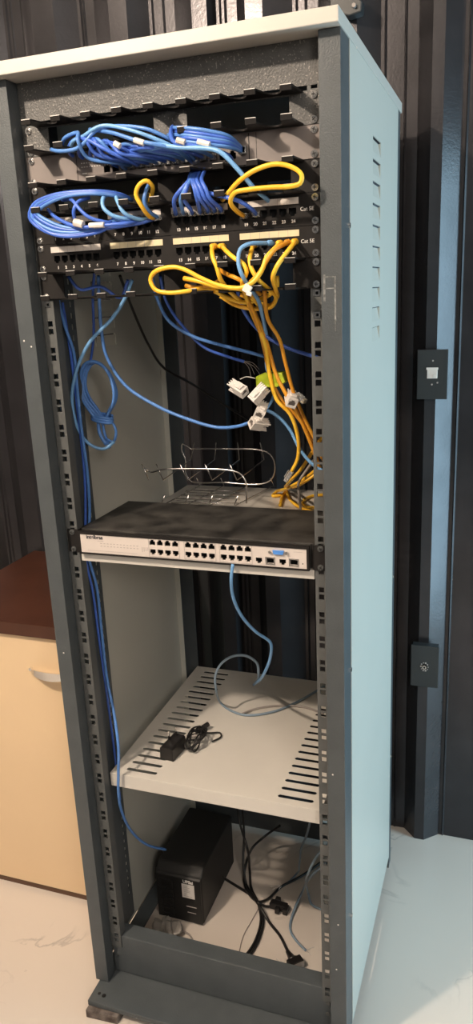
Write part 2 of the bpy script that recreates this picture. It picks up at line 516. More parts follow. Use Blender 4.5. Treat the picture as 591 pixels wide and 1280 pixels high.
# ---------------------------------------------------------------- units in the rack
TIPX = [-0.204 + 0.0512 * i for i in range(9)]
def organizer(ktop, label, seed):
    """finger duct: backing plate and two combs with hooked tips"""
    z1, z0 = ZT - ktop * U - 0.0005, ZT - (ktop + 1) * U + 0.0005
    t = thing('cable_organizer', label, 'cable organizer', (0, 0, z0), 'one-unit finger organizers in the rack')
    bm = NB()
    holes = [(-0.197, -0.014, z0 + 0.004, z1 - 0.004), (0.040, 0.197, z0 + 0.004, z1 - 0.004)]
    plate(bm, -0.2412, 0.2412, z0, z1, holes, -0.0025, -0.0008, 'y')
    link('back_plate', bm, 'header' if ktop == 0 else 'black', t)
    for up in (1, 0):
        zc = z1 - 0.001 if up else z0 + 0.001
        # comb outline with scalloped bays between the fingers
        ol = [(-0.217, -0.0025)]
        hw = 0.0085
        for i, x in enumerate(TIPX):
            cx = x
            ol += [(cx - hw, -0.050), (cx + hw, -0.050)]
            if i < 8:
                nx = TIPX[i + 1] - hw
                a = cx + hw
                for k in range(1, 8):
                    tt = k / 8
                    dep = 0.050 - 0.037 * math.sin(math.pi * tt) ** 0.45
                    ol.append((a + (nx - a) * tt, -dep))
        ol.append((0.217, -0.0025))
        bm = NB(); prism(bm, ol, 'z', zc - 0.0012, zc + 0.0012)
        link('finger_comb', bm, 'black', t)
        for x in TIPX:
            bm = NB()
            za, zb = (z1 - 0.0075, z1) if up else (z0 - 0.0005, z0 + 0.0075)
            box(bm, x - 0.0083, x + 0.0083, -0.0522, -0.0502, za, zb)
            ft = link('finger_tip', bm, 'tip', t, bevel=0.0005)
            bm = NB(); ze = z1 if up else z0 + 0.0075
            box(bm, x - 0.0078, x + 0.0078, -0.0524, -0.0500, ze - 0.0005, ze + 0.0004)  # bright strip painting the specular line along the tip's edge
            link('edge_glint', bm, 'glint', ft)
    for s in (-1, 1):
        for z in (z0 + 0.0059, z1 - 0.0059): screw(t, s * 0.2325, z, -0.0028, 'chrome')
    return t
M['tip'] = mat('black_steel_finger', (0.014, 0.013, 0.013), 0.75, spec=0.12)
M['glint'] = mat('painted_edge_glint', (0.62, 0.60, 0.58), 0.35, 0.3)  # pale colour standing in for the highlight on the finger tips
organizer(0, 'topmost black finger cable organizer, above the bundle of blue cables', 1)
organizer(2, 'black finger cable organizer between the grey switch and the patch panels', 2)
organizer(5, 'lowest black finger cable organizer, with yellow cables looped through it', 3)

def port_shape(x, z, w=0.0112, h=0.0085, up=True):
    """RJ45 mouth: wide part and a narrower latch notch"""
    s = 1 if up else -1
    a = [(x - w / 2, x + w / 2, z - h / 2, z + h / 2)]
    if s > 0: a.append((x - w * 0.27, x + w * 0.27, z + h / 2 - 0.0001, z + h / 2 + 0.0028))
    else: a.append((x - w * 0.27, x + w * 0.27, z - h / 2 - 0.0028, z - h / 2 + 0.0001))
    return a

def pport(parent, x, z, y, w=0.0125, h=0.0125, m='port'):
    bm = NB()
    # recessed cup, open to the front
    d = 0.010
    x0, x1, z0, z1 = x - w / 2, x + w / 2, z - h / 2, z + h / 2
    v = [bm.verts.new(c) for c in ((x0, y, z0), (x1, y, z0), (x1, y, z1), (x0, y, z1), (x0, y + d, z0), (x1, y + d, z0), (x1, y + d, z1), (x0, y + d, z1))]
    for f in ((0, 1, 5, 4), (1, 2, 6, 5), (2, 3, 7, 6), (3, 0, 4, 7), (4, 5, 6, 7)): bm.faces.new([v[i] for i in f])
    return link('port', bm, m, parent)

PX = []
for g in range(4):
    gx = -0.206 + g * 0.1097
    PX.append([gx + 0.0025 + i * 0.0146 + 0.0 for i in range(6)])
def patch_panel(k, label, strips):
    z1, z0 = ZT - k * U - 0.0004, ZT - (k + 1) * U + 0.0004
    t = thing('patch_panel', label, 'patch panel', (0, 0, z0), 'twenty-four port patch panels')
    zc = z0 + 0.0212
    holes = []
    for g in PX:
        for x in g: holes += port_shape(x, zc, up=False)
    bm = NB(); plate(bm, -0.2412, 0.2412, z0, z1, holes, -0.004, -0.0015, 'y')
    link('face_plate', bm, 'black', t)
    bm = NB(); box(bm, -0.215, 0.222, 0.0095, 0.026, z0 + 0.004, z1 - 0.004)
    # terminal blocks behind
    plate_holes = []
    link('rear_block', bm, 'black', t)
    for gi, g in enumerate(PX):
        bm = NB(); box(bm, g[0] - 0.0095, g[5] + 0.0095, -0.0052, -0.0041, z0 + 0.0305, z0 + 0.0395)
        # division lines between the six label fields
        ls = link('label_strip', bm, strips[gi], t, label='yellowed paper label strip' if strips[gi] == 'label_y' else 'white paper label strip')
        b2 = NB()
        for i in range(5): box(b2, (g[i] + g[i + 1]) / 2 - 0.0003, (g[i] + g[i + 1]) / 2 + 0.0003, -0.0054, -0.0052, z0 + 0.0305, z0 + 0.0395)
        link('division_line', b2, 'greyink', ls)
        for x in g: pport(t, x, zc - 0.0008, -0.0016)
    n = 1
    for g in PX:
        tb = NB()
        for x in g:
            merge(tb, text('n', str(n), 0.0062, (x + 0.001, -0.0042, z0 + 0.0068), None, None, bold=0.0002)); n += 1
        link('port_numbers', tb, 'ink', t)
    text('category_mark', 'Cat 5E', 0.0075, (0.2205, -0.0042, z0 + 0.0225), 'ink', t)
    for s in (-1, 1):
        for z in (z0 + 0.0059, z1 - 0.0059): screw(t, s * 0.2325, z)
    return t
patch_panel(3, 'upper black patch panel labelled Cat 5E, blue cables plugged across it', ['label_w', 'label_w', 'label_w', 'label_w'])
patch_panel(4, 'lower black patch panel labelled Cat 5E, yellow cables in its right ports', ['label_w', 'label_y', 'label_y', 'label_y'])

# grey switch behind the blue bundle (unit 2)
z1, z0 = ZT - U - 0.0005, ZT - 2 * U + 0.0005
gsw = thing('network_switch', 'dull grey network switch mostly hidden behind the bundle of blue cables', 'network switch', (0, 0, z0))
holes = []
GP = [-0.098 + 0.0148 * i for i in range(15)]
for x in GP: holes += port_shape(x, z0 + 0.0145)
bm = NB(); plate(bm, -0.2412, 0.2412, z0, z1, holes, -0.0035, -0.0010, 'y'); link('face_plate', bm, 'greymetal', gsw)
bm = NB(); box(bm, -0.216, 0.216, 0.0100, 0.20, z0 + 0.001, z1 - 0.001); link('housing', bm, 'black', gsw)
for x in GP: pport(gsw, x, z0 + 0.0155, -0.0012, h=0.013)
bm = NB()
for (x0, x1) in ((-0.1512, -0.1502), (0.1345, 0.1360), (0.1462, 0.1470)): box(bm, x0, x1, -0.0037, -0.0034, z0 + 0.001, z1 - 0.001)
link('seam', bm, 'port', gsw)
bm = NB()
for i in range(11): box(bm, -0.143 + i * 0.0045, -0.1405 + i * 0.0045, -0.0038, -0.0034, z0 + 0.026, z0 + 0.0275)
for i in range(11): box(bm, -0.143 + i * 0.0045, -0.1405 + i * 0.0045, -0.0038, -0.0034, z0 + 0.0205, z0 + 0.0218)
box(bm, -0.142, -0.134, -0.0038, -0.0034, z0 + 0.011, z0 + 0.0125)
link('port_lamp_row', bm, 'ink', gsw)
for s in (-1, 1):
    for z in (z0 + 0.0059, z1 - 0.0059): screw(gsw, s * 0.2325, z)

# the wide switch on the shelf (unit 16)
z1, z0 = 1.0290, 0.9855
sw = thing('network_switch', 'thin black network switch with silver front and twenty-four ports, standing on the upper shelf', 'network switch', (0, 0, z0))
holes = []
cols = []
for gx in (-0.0735, -0.0055, 0.0600):
    for i in range(4): cols.append(gx + 0.0045 + i * 0.0146)
rows = (z0 + 0.0295, z0 + 0.0135)
for x in cols:
    holes += port_shape(x, rows[0], 0.0112, 0.0075, True)
    holes += port_shape(x, rows[1] + 0.001, 0.0112, 0.0075, False)
for x in (0.1275, 0.1690): holes += port_shape(x, z0 + 0.0135, 0.0112, 0.0075, False)
for x in (0.1475, 0.1885): holes.append((x - 0.0065, x + 0.0065, z0 + 0.0085, z0 + 0.0180))
bm = NB(); plate(bm, -0.2135, 0.2105, z0 + 0.003, z1 - 0.0055, holes, -0.0075, -0.0045, 'y'); link('face_plate', bm, 'silver', sw, label='silver front plate')
bm = NB(); plate(bm, -0.2175, 0.2145, z0, z1 - 0.001, [(-0.2133, 0.2103, z0 + 0.0032, z1 - 0.0057)], -0.0085, -0.001, 'y'); link('bezel', bm, 'black', sw)
bm = NB(); box(bm, -0.2195, 0.2195, 0.0085, 0.200, z0, z1); box(bm, -0.2160, 0.2140, 0.0058, 0.0085, z0, z1)
link('housing', bm, 'dusty', sw, bevel=0.001)
for x in cols:
    pport(sw, x, rows[0] + 0.001, -0.0046, 0.0128, 0.0125); pport(sw, x, rows[1], -0.0046, 0.0128, 0.0125)
for x in (0.1275, 0.1690): pport(sw, x, z0 + 0.0125, -0.0046, 0.0128, 0.0125)
for x in (0.1475, 0.1885):
    p_ = pport(sw, x, z0 + 0.01325, -0.0046, 0.0135, 0.0105)
    bm = NB(); plate(bm, x - 0.0085, x + 0.0085, z0 + 0.0065, z0 + 0.0200, [(x - 0.0064, x + 0.0064, z0 + 0.0086, z0 + 0.0179)], -0.0085, -0.0075, 'y'); link('port_cage', bm, 'chrome', p_)
bm = NB()
for (a, b) in ((-0.0765, -0.0175), (-0.0085, 0.0505), (0.0570, 0.1160)):
    plate(bm, a, b, z0 + 0.0045, z0 + 0.0380, [(a + 0.0008, b - 0.0008, z0 + 0.0053, z0 + 0.0372)], -0.0080, -0.0075, 'y')
link('port_block_rim', bm, 'greyink', sw)
# blue serial socket
bm = NB(); prism(bm, [(0.1525, z0 + 0.0330), (0.1725, z0 + 0.0330), (0.1705, z0 + 0.0260), (0.1545, z0 + 0.0260)], 'y', -0.0115, -0.0075)
db = link('serial_port', bm, 'dbblue', sw, bevel=0.0008, label='blue serial port')
for x in (0.1480, 0.1770):
    bm = NB(); cyl(bm, (x, -0.0095, z0 + 0.0297), 'y', 0.0028, 0.004, 6); link('jack_screw', bm, 'chrome', db)
for s in (-1, 1):
    bm = NB(); xa, xb = sorted((s * 0.2205, s * 0.2430))
    box(bm, xa, xb, -0.0022, -0.0005, z0 + 0.0003, z1 + 0.0003); xa, xb = sorted((s * 0.2197, s * 0.2212)); box(bm, xa, xb, -0.0022, 0.05, z0 + 0.0003, z1 + 0.0003)
    link('rack_ear', bm, 'black', sw)
    for z in (z0 + 0.0059, z1 - 0.0050): screw(sw, s * 0.2325, z, -0.0020, 'rail')
text('maker_wordmark', 'intelbras', 0.0098, (-0.184, -0.0076, z0 + 0.0330), 'darkink', sw, bold=0.0003)
bm = NB()
for r_ in (0.0165, 0.0215):
    for i in range(12): box(bm, -0.173 + i * 0.0066, -0.1695 + i * 0.0066, -0.0078, -0.0074, z0 + r_, z0 + r_ + 0.0014)
for i in range(4): box(bm, -0.090 + i * 0.0036, -0.0885 + i * 0.0036, -0.0078, -0.0074, z0 + 0.012 + i * 0.001, z0 + 0.021)
box(bm, -0.200, -0.100, -0.0078, -0.0074, z0 + 0.0075, z0 + 0.0081)
box(bm, -0.178, -0.166, -0.0078, -0.0074, z0 + 0.0262, z0 + 0.0270)
box(bm, 0.188, 0.203, -0.0078, -0.0074, z0 + 0.0315, z0 + 0.0323)
link('port_lamp_row', bm, 'greyink', sw)
bm = NB(); cyl(bm, (0.2035, -0.0076, z0 + 0.0120), 'y', 0.0011, 0.0006, 10); link('reset_hole', bm, 'port', sw)

# shelves
def shelf(zt, lip, y0, y1, label):
    t = thing('rack_shelf', label, 'shelf', (0, 0, zt - lip), 'slotted beige-grey rack shelves')
    holes = []
    for i in range(18):
        y = 0.0455 + i * 0.0253
        if y > y1 - 0.01: break
        for (a, b) in ((-0.190, -0.128), (0.133, 0.198)):
            for (e, hh) in ((0, 0.0050), (0.0015, 0.0040), (0.0028, 0.0024)): holes.append((a - e, b + e, y - hh, y + hh))
    bm = NB(); plate(bm, -0.2205, 0.2205, y0, y1, holes, zt - 0.0015, zt, 'z')
    link('tray', bm, 'shelf', t)
    bm = NB(); box(bm, -0.2205, 0.2205, y0 - 0.0012, y0 + 0.0002, zt - lip, zt - 0.0002); link('front_lip', bm, 'shelf', t, bevel=0.0006)
    for s in (-1, 1):
        xa, xb = sorted((s * 0.2205, s * 0.2192)); bm = NB(); box(bm, xa, xb, y0 + 0.0005, y1, zt - lip, zt - 0.0016); link('side_flange', bm, 'shelf', t)
    return t
shelf(0.9845, 0.0165, 0.0030, 0.512, 'upper beige-grey slotted shelf, carrying the thin switch and the wire rack')
shelf(0.500, 0.030, 0.0240, 0.500, 'lower beige-grey slotted shelf, carrying only the small charger')

# ---------------------------------------------------------------- cables
def cable(name, label, pts, m, r=0.0028, group=None, cat='network cable', plugs=(), parent_name=None):
    """a cable is one thing: an Empty at its first point, a jacket and the plugs at its ends"""
    t = thing(name, label, cat, pts[0], group)
    bm = NB(); tube(bm, pts, r); link('jacket', bm, m, t, smooth=True)
    for e, d, kind in plugs:
        c = Vector(pts[e]); dr = Vector(d).normalized()
        plug(t, c, dr, kind, m)
    return t

def plug(t, c, dr, kind, m):
    """RJ45 plug: strain relief boot, clear body, latch; dr points from the cable into the port"""
    up = Vector((0, 0, 1)) if abs(dr.z) < 0.9 else Vector((0, 1, 0))
    sx = dr.cross(up).normalized(); up = sx.cross(dr).normalized()
    R = Matrix((sx, dr, up)).transposed()
    def bx(name, w, h, a, b, mm, dz=0.0, par=None):
        bm = NB(); box(bm, -w / 2, w / 2, a, b, -h / 2 + dz, h / 2 + dz)
        for v in bm.verts: v.co = c + R @ v.co
        return link(name, bm, mm, par or t, bevel=0.0006)
    if kind == 'clear':
        b = bx('plug', 0.0116, 0.0078, -0.002, 0.020, 'clear')
        bx('latch', 0.006, 0.0012, 0.000, 0.015, 'clear', 0.0062, b)
        bx('contacts', 0.0090, 0.0030, 0.0145, 0.0195, 'gold', -0.0015, b)
    elif kind == 'boot':
        bm = NB(); tube(bm, [c - dr * 0.012, c, c + dr * 0.006], 0.0036, 10, smooth=False, r1=0.0056); link('boot', bm, m, t, smooth=True)
        bx('plug', 0.0116, 0.0078, 0.004, 0.014, 'clear')
    elif kind == 'short':
        bx('plug', 0.0112, 0.0078, -0.004, 0.009, 'clear')

# top bundle: from ports of the grey switch up and over to the left, back through the organizer
G1 = 'blue patch cables bundled through the topmost organizer'
ORD = ['leftmost', 'second', 'third', 'fourth', 'fifth', 'sixth', 'seventh', 'eighth', 'ninth', 'rightmost']
L1 = 'blue patch cable of the thick top bundle, %s from the left at the grey switch'
for i in range(10):
    px_ = GP[0] + 0.0148 * (i + 3)
    f = i / 9
    x0 = px_
    zt_ = z_port = ZT - 2 * U + 0.0005 + 0.0155
    j = random.Random(40 + i)
    hx = -0.150 + 0.012 * i + j.uniform(-0.01, 0.01)
    hz = 1.668 - 0.0035 * i + j.uniform(-0.003, 0.003)
    pts = [(x0, -0.006, zt_), (x0 - 0.012, -0.026, zt_ + 0.002 + 0.004 * f),
           (x0 - 0.055, -0.044 - j.uniform(0, .01), zt_ + 0.010 + j.uniform(0, .006)),
           ((x0 + hx) / 2 - 0.01, -0.046 - j.uniform(0, .016), (zt_ + hz) / 2 + 0.010 + j.uniform(-.004, .004)),
           (hx + 0.03, -0.042 - j.uniform(0, .01), hz + 0.004), (hx, -0.034, hz), (hx - 0.016, -0.012, hz - 0.010), (hx - 0.010, 0.02, hz - 0.016)]
    cable('patch_cable', (L1 % ORD[i]).replace('most from the left', 'most'), pts, 'blue' if i % 3 else 'blue2', 0.0029, G1, plugs=((0, (0, 1, 0), 'short'),))

def tapewrap(t, a, b, m='white', r=0.0042, name='label_wrap'):
    bm = NB(); tube(bm, [a, b], r, 8, smooth=False); return link(name, bm, m, t, label='white paper label wrapped round the cable')

cable('patch_cable', 'blue patch cable curling down at the far left end of the topmost organizer', [AY(64,187,-.045), AY(75,189,-.052), AY(95,186,-.054), AY(108,176,-.056), AY(120,163,-.052), AY(140,158,-.050), AY(182,161,-.054), AY(200,168,-.05), AY(215,176,-.04), AY(235,190,-.02), AY(245,202,-.006)], 'blue2', 0.0029, plugs=((-1, (0, 1, 0), 'short'),))
cable('patch_cable', 'blue patch cable crossing over the others at the left of the topmost bundle', [AY(88,184,-.030), AY(92,176,-.044), AY(105,170,-.052), AY(118,161,-.056), AY(130,157,-.054), AY(160,162,-.058), AY(190,172,-.056), AY(215,183,-.045), AY(232,196,-.02), AY(240,203,-.006)], 'sky', 0.0029)
c = cable('patch_cable', 'blue patch cable with a white label wrap, in front of the topmost bundle', [AY(97,172,-.050), AY(112,176,-.056), AY(130,186,-.058), AY(150,196,-.05), AY(165,203,-.03), AY(172,207,-.006)], 'blue', 0.0029)
tapewrap(c, AY(143,179,-.060), AY(150,183,-.060))
c = cable('patch_cable', 'blue patch cable with white tape at mid bundle, under the topmost organizer', [AY(112,162,-.04), AY(140,166,-.056), AY(172,176,-.064), AY(200,182,-.062), AY(225,190,-.04), AY(240,203,-.006)], 'blue2', 0.0029)
tapewrap(c, AY(168,175,-.065), AY(180,179,-.065))
for i, (a, b) in enumerate(((0, 0), (3, 5), (-4, 9), (6, 12), (2, 17))):
    cable('patch_cable', 'blue patch cable sweeping right to the grey switch end, %s of five' % ['topmost', 'second from the top', 'middle', 'fourth from the top', 'lowest'][i], [AY(214+a,160+b,-.03), AY(232,160+b,-.05), AY(262,164+b,-.052), AY(285,170+b*.8,-.040), AY(303,186+b*.2,-.008)], 'blue' if i % 2 else 'blue2', 0.0029, 'blue cables running to the right end of the grey switch', plugs=((-1, (0, 1, 0), 'short'),))
c = cable('patch_cable', 'blue patch cable with a yellowish sticker near the middle of the top bundle', [AY(216,158,-.03), AY(213,166,-.046), AY(218,178,-.058), AY(240,182,-.058), AY(262,185,-.05), AY(285,194,-.03), AY(290,200,-.006)], 'blue', 0.0029)
tapewrap(c, AY(221,175,-.062), AY(231,178,-.062), 'label_w'); tapewrap(c, AY(247,177,-.058), AY(262,181,-.058), 'white')
cable('patch_cable', 'bright blue cable leaving the top bundle down to the patch panel behind the yellow loop', [AY(180,178,-.05), AY(220,184,-.058), AY(262,186,-.060), AY(275,190,-.062), AY(293,207,-.06), AY(306,222,-.056), AY(318,236,-.045), AY(330,246,-.02), AY(336,252,0.0)], 'sky', 0.0034)

# loop at the left of the upper patch panel
for i, (dx, dy) in enumerate(((0, 0), (3, -4), (7, -8), (10, -11), (5, 2))):
    sx = 1 if i != 4 else .6
    L_ = ['outermost', 'second', 'third', 'innermost', 'lowest'][i]
    pts = [AY(196-9*i,272,-.006), AY(178-9*i,278-i,-.022), AY(130,286+dy*.5,-.040), AY(88,294+dy*.8,-.046), AY(56+dx,289+dy*.9,-.048), AY(37+dx,272+dy*.5,-.048), AY(42+dx,256-dy*.3,-.048), AY(66+dx,244-dy*.3,-.048), AY(100,240-dy*.25,-.046), AY(130,240-dy*.25,-.040), AY(152,244-dy*.2,-.022), AY(165,250,.0)]
    cable('patch_cable', 'blue patch cable, %s turn of the loop left of the upper patch panel' % L_, pts, 'blue' if i % 2 == 0 else 'blue2', 0.0030, plugs=((0, (0, 1, 0), 'short'),))
c = cable('patch_cable', 'blue patch cable with a crumpled white sticker, crossing inside the left loop', [AY(78,250,-.03), AY(90,250,-.045), AY(100,262,-.050), AY(112,272,-.05), AY(135,278,-.040), AY(150,276,-.006)], 'blue', 0.0029)
tapewrap(c, AY(93,278,-.054), AY(104,281,-.054), 'label_w', .006)
c = cable('patch_cable', 'short blue patch cable curving down inside the left loop', [AY(112,247,-.03), AY(98,252,-.045), AY(92,264,-.050), AY(94,276,-.045)], 'blue', 0.0029)
c = cable('patch_cable', 'blue patch cable with a long white label wrap, under the left loop', [AY(60,262,-.03), AY(70,272,-.04), AY(100,284,-.052), AY(125,282,-.05), AY(160,279,-.04), AY(180,274,-.006)], 'blue', 0.0030)
tapewrap(c, AY(112,282,-.052), AY(130,281,-.052))
cable('patch_cable', 'light blue patch cable, left of the two arcs beside the small yellow loop', [AY(138,242,-.020), AY(129,247,-.040), AY(129,259,-.048), AY(140,269,-.048), AY(160,274,-.036), AY(178,274,-.006)], 'sky', 0.0031, plugs=((-1, (0, 1, 0), 'short'),))
cable('patch_cable', 'light blue patch cable, right of the two arcs beside the small yellow loop', [AY(144,240,-.010), AY(147,252,-.040), AY(155,266,-.044), AY(172,274,-.03), AY(190,272,-.006)], 'sky', 0.0031, plugs=((-1, (0, 1, 0), 'short'),))
cable('patch_cable', 'small yellow cable loop standing above the middle of the upper patch panel', [AY(193,273,-.006), AY(186,270,-.030), AY(176,256,-.046), AY(170,243,-.050), AY(174,231,-.052), AY(183,226,-.050), AY(190,232,-.042), AY(189,246,-.020), AY(187,252,0)], 'yellow', 0.0034, plugs=((0, (0, 1, 0), 'short'),))
cable('patch_cable', 'blue cable rising through the small yellow loop', [AY(198,272,-.006), AY(186,264,-.034), AY(180,252,-.044), AY(182,240,-.042), AY(185,233,-.030), AY(187,228,0)], 'blue2', 0.0030, plugs=((0, (0, 1, 0), 'short'),))

# fan in the middle
for i in range(7):
    pu = (220, 229, 240, 250, 260, 268, 276)[i]; mu_ = (218, 226, 230, 246, 250, 256, 262)[i]
    L_ = ['first from the left', 'second from the left', 'third from the left', 'middle', 'third from the right', 'second from the right', 'rightmost'][i]
    k_ = (274, 273, 273, 272, 271, 270, 270)[i]
    tops = (236, 237, 236, 240, 242, 246, 252)[i]
    cable('patch_cable', 'blue patch cable, %s in the fan gathered at one organizer finger' % L_,
          [AY(pu, k_-6, -.006), AY(pu-1, k_-10, -.026), AY(mu_, 248, -.046), AY((mu_+tops)/2, 236, -.048), AY(tops, 226, -.042), AY(tops+3, 214, -.012), AY(tops+3, 210, .01)],
          'blue' if i != 1 else 'blue2', 0.0031, plugs=((0, (0, 1, 0), 'short'),))
cable('patch_cable', 'blue patch cable slanting right from the fan to a port under the large yellow loop', [AY(242,232,.0), AY(256,240,-.035), AY(280,246,-.046), AY(300,252,-.046), AY(314,261,-.035), AY(320,268,-.006)], 'blue', 0.0031, plugs=((-1, (0, 1, 0), 'short'),))
cable('patch_cable', 'large yellow cable loop spreading over the right of the upper organizer', [AY(305,270,-.006), AY(296,264,-.03), AY(288,253,-.048), AY(293,241,-.058), AY(310,237,-.060), AY(340,234,-.060), AY(362,233,-.060), AY(375,229,-.060), AY(377,219,-.060), AY(367,210,-.060), AY(345,205,-.060), AY(318,213,-.060), AY(298,227,-.056), AY(284,243,-.044), AY(278,250,-.01)], 'yellow', 0.0034, plugs=((0, (0, 1, 0), 'short'),))

# yellow cables out of the lower patch panel
cable('patch_cable', 'yellow patch cable in the leftmost yellow-filled port of the lower patch panel', [AY(268,308,-.006), AY(265,311,-.026), AY(266,322,-.040), AY(271,334,-.044), AY(275,348,-.04), AY(285,362,-.02), AY(300,376,.02)], 'yellow', 0.0034, plugs=((0, (0, 1, 0), 'boot'),))
cable('patch_cable', 'yellow patch cable arching from the second yellow-filled port into the tangle', [AY(278,308,-.006), AY(281,312,-.028), AY(292,322,-.044), AY(304,330,-.050), AY(308,340,-.050), AY(303,352,-.045), AY(306,366,-.01), AY(315,392,.05), AY(331,431,.08), AY(337,468,.09), AY(346,500,.095), AY(362,517,.10), AY(372,545,.11), AY(372,573,.12), AY(364,590,.12)], 'yellow', 0.0034, plugs=((0, (0, 1, 0), 'boot'), (-1, (-0.5, 0, -0.8), 'clear')))
cable('patch_cable', 'yellow patch cable with a kink, third of the yellow ones from the left', [AY(317,306,-.006), AY(315,311,-.026), AY(312,323,-.042), AY(314,335,-.048), AY(322,349,-.046), AY(334,360,-.02), AY(345,372,.02), AY(338,384,.04), AY(320,386,.04), AY(296,382,.03), AY(275,370,.02)], 'yellow', 0.0034, plugs=((0, (0, 1, 0), 'boot'),))
cable('patch_cable', 'yellow patch cable swinging far left in a loop over the lowest organizer', [AY(350,304,-.006), AY(346,308,-.030), AY(333,322,-.048), AY(328,336,-.052), AY(318,351,-.055), AY(300,360,-.056), AY(275,357,-.056), AY(252,348,-.056), AY(233,338,-.056), AY(220,334,-.056), AY(206,335,-.055), AY(192,341,-.054), AY(188,350,-.052), AY(194,362,-.052), AY(210,366,-.054), AY(233,364,-.054), AY(256,360,-.03), AY(275,362,.0)], 'yellow', 0.0034, plugs=((0, (0, 1, 0), 'boot'),))
cable('patch_cable', 'yellow patch cable in the last port at the right end of the lower patch panel', [AY(369,302,-.006), AY(366,306,-.028), AY(355,320,-.044), AY(346,333,-.050), AY(341,346,-.046), AY(344,360,-.02), AY(346,372,.03), AY(337,382,.05), AY(322,378,.05), AY(300,368,.03)], 'yellow', 0.0034, plugs=((0, (0, 1, 0), 'boot'),))
cable('patch_cable', 'yellow patch cable beside the rightmost one, bending over the left loop', [AY(360,303,-.006), AY(356,305,-.026), AY(343,312,-.046), AY(333,326,-.050), AY(325,340,-.050), AY(316,350,-.050), AY(305,362,-.02), AY(318,390,.05), AY(334,431,.085), AY(345,468,.09), AY(356,490,.09), AY(373,519,.10), AY(389,556,.11), AY(404,600,.13)], 'orange', 0.0034, plugs=((0, (0, 1, 0), 'boot'),))
cable('patch_cable', 'yellow cable stub behind the organizer bar, running down left to right', [AY(272,336,-.01), AY(284,343,-.03), AY(298,349,-.044), AY(312,358,-.03), AY(325,368,0)], 'orange', 0.0034)
cable('patch_cable', 'yellow cable crossing the left loop with a cut-looking end', [AY(230,348,-.046), AY(247,351,-.052), AY(271,358,-.054), AY(300,361,-.050), AY(312,366,-.02), AY(322,380,.03)], 'yellow', 0.0036)
cable('patch_cable', 'amber cable half hidden inside the left yellow loop', [AY(232,357,-.03), AY(245,360,-.034), AY(262,357,-.030), AY(275,350,0)], 'orange', 0.0032)
cable('patch_cable', 'amber cable sagging under the lowest organizer bar', [AY(268,364,-.02), AY(285,372,.0), AY(305,378,.02), AY(330,372,.03), AY(346,358,.01), AY(346,345,.01)], 'yellow', 0.0034)
cable('patch_cable', 'amber cable, longest of the hanging bunch, passing right behind the rail', [AY(330,362,.0), AY(335,400,.05), AY(349,424,.07), AY(357,455,.08), AY(366,488,.09), AY(380,522,.10), AY(395,552,.11), AY(410,580,.12)], 'orange', 0.0033)
cable('patch_cable', 'amber cable at the left edge of the hanging bunch', [AY(305,364,.0), AY(322,405,.06), AY(331,440,.09), AY(338,472,.10), AY(352,500,.105), AY(372,522,.11), AY(389,545,.12), AY(404,575,.14)], 'orange', 0.0033)
cable('patch_cable', 'blue cable arching over the yellow ones of the lower patch panel', [AY(338,304,-.006), AY(326,304,-.028), AY(311,305,-.042), AY(300,312,-.050), AY(298,330,-.056), AY(303,345,-.056), AY(314,362,-.03), AY(322,374,.0), AY(328,395,.05), AY(334,425,.09)], 'sky', 0.0032, plugs=((0, (0, 1, 0), 'boot'),))
bm = NB(); a_ = Vector(AY(309,361,-.060)); 
box(bm, a_.x-.006, a_.x+.006, a_.y-.002, a_.y+.002, a_.z-.006, a_.z+.006, Matrix.Rotation(.6, 3, 'Y')); box(bm, a_.x-.001, a_.x+.007, a_.y-.004, a_.y, a_.z-.010, a_.z-.004, Matrix.Rotation(.3, 3, 'Y'))
tag(link('paper_tag', bm, 'white', bevel=.001), 'small crumpled white paper tag among the yellow cables at the lowest organizer', 'tag')
# yellow cables resting on the upper shelf
cable('patch_cable', 'yellow cable dropping past the rail and curling flat onto the upper shelf', [AY(404,545,.16), AY(392,562,.17), AY(376,587,.19), AY(362,602,.22), AZ(358,613,.992), AZ(362,624,.990), AZ(376,635,.989), AZ(398,642,.989)], 'yellow', 0.0034)
cable('patch_cable', 'yellow cable lying leftmost on the upper shelf beyond the switch', [AY(400,583,.24), AY(381,598,.26), AY(362,609,.28), AZ(345,615,.990), AZ(341,620,.989), AZ(352,619,.989)], 'yellow', 0.0034)
cable('patch_cable', 'short yellow cable end bent down at the middle of the upper shelf', [AY(396,592,.28), AY(376,605,.28), AZ(360,610,.992), AZ(353,620,.990), AZ(350,632,.989)], 'yellow', 0.0034)
cable('patch_cable', 'yellow cable lying along the right end of the upper shelf beside the rail', [AZ(410,618,.989), AZ(390,620,.989), AZ(378,628,.989), AZ(385,634,.989), AZ(412,634,.989)], 'yellow', 0.0034)
cable('patch_cable', 'grey cable standing on the upper shelf among the yellow ones', [AY(392,575,.25), AY(380,592,.25), AY(373,604,.24), AY(374,620,.24), AZ(376,640,.989)], 'greypvc', 0.0026)

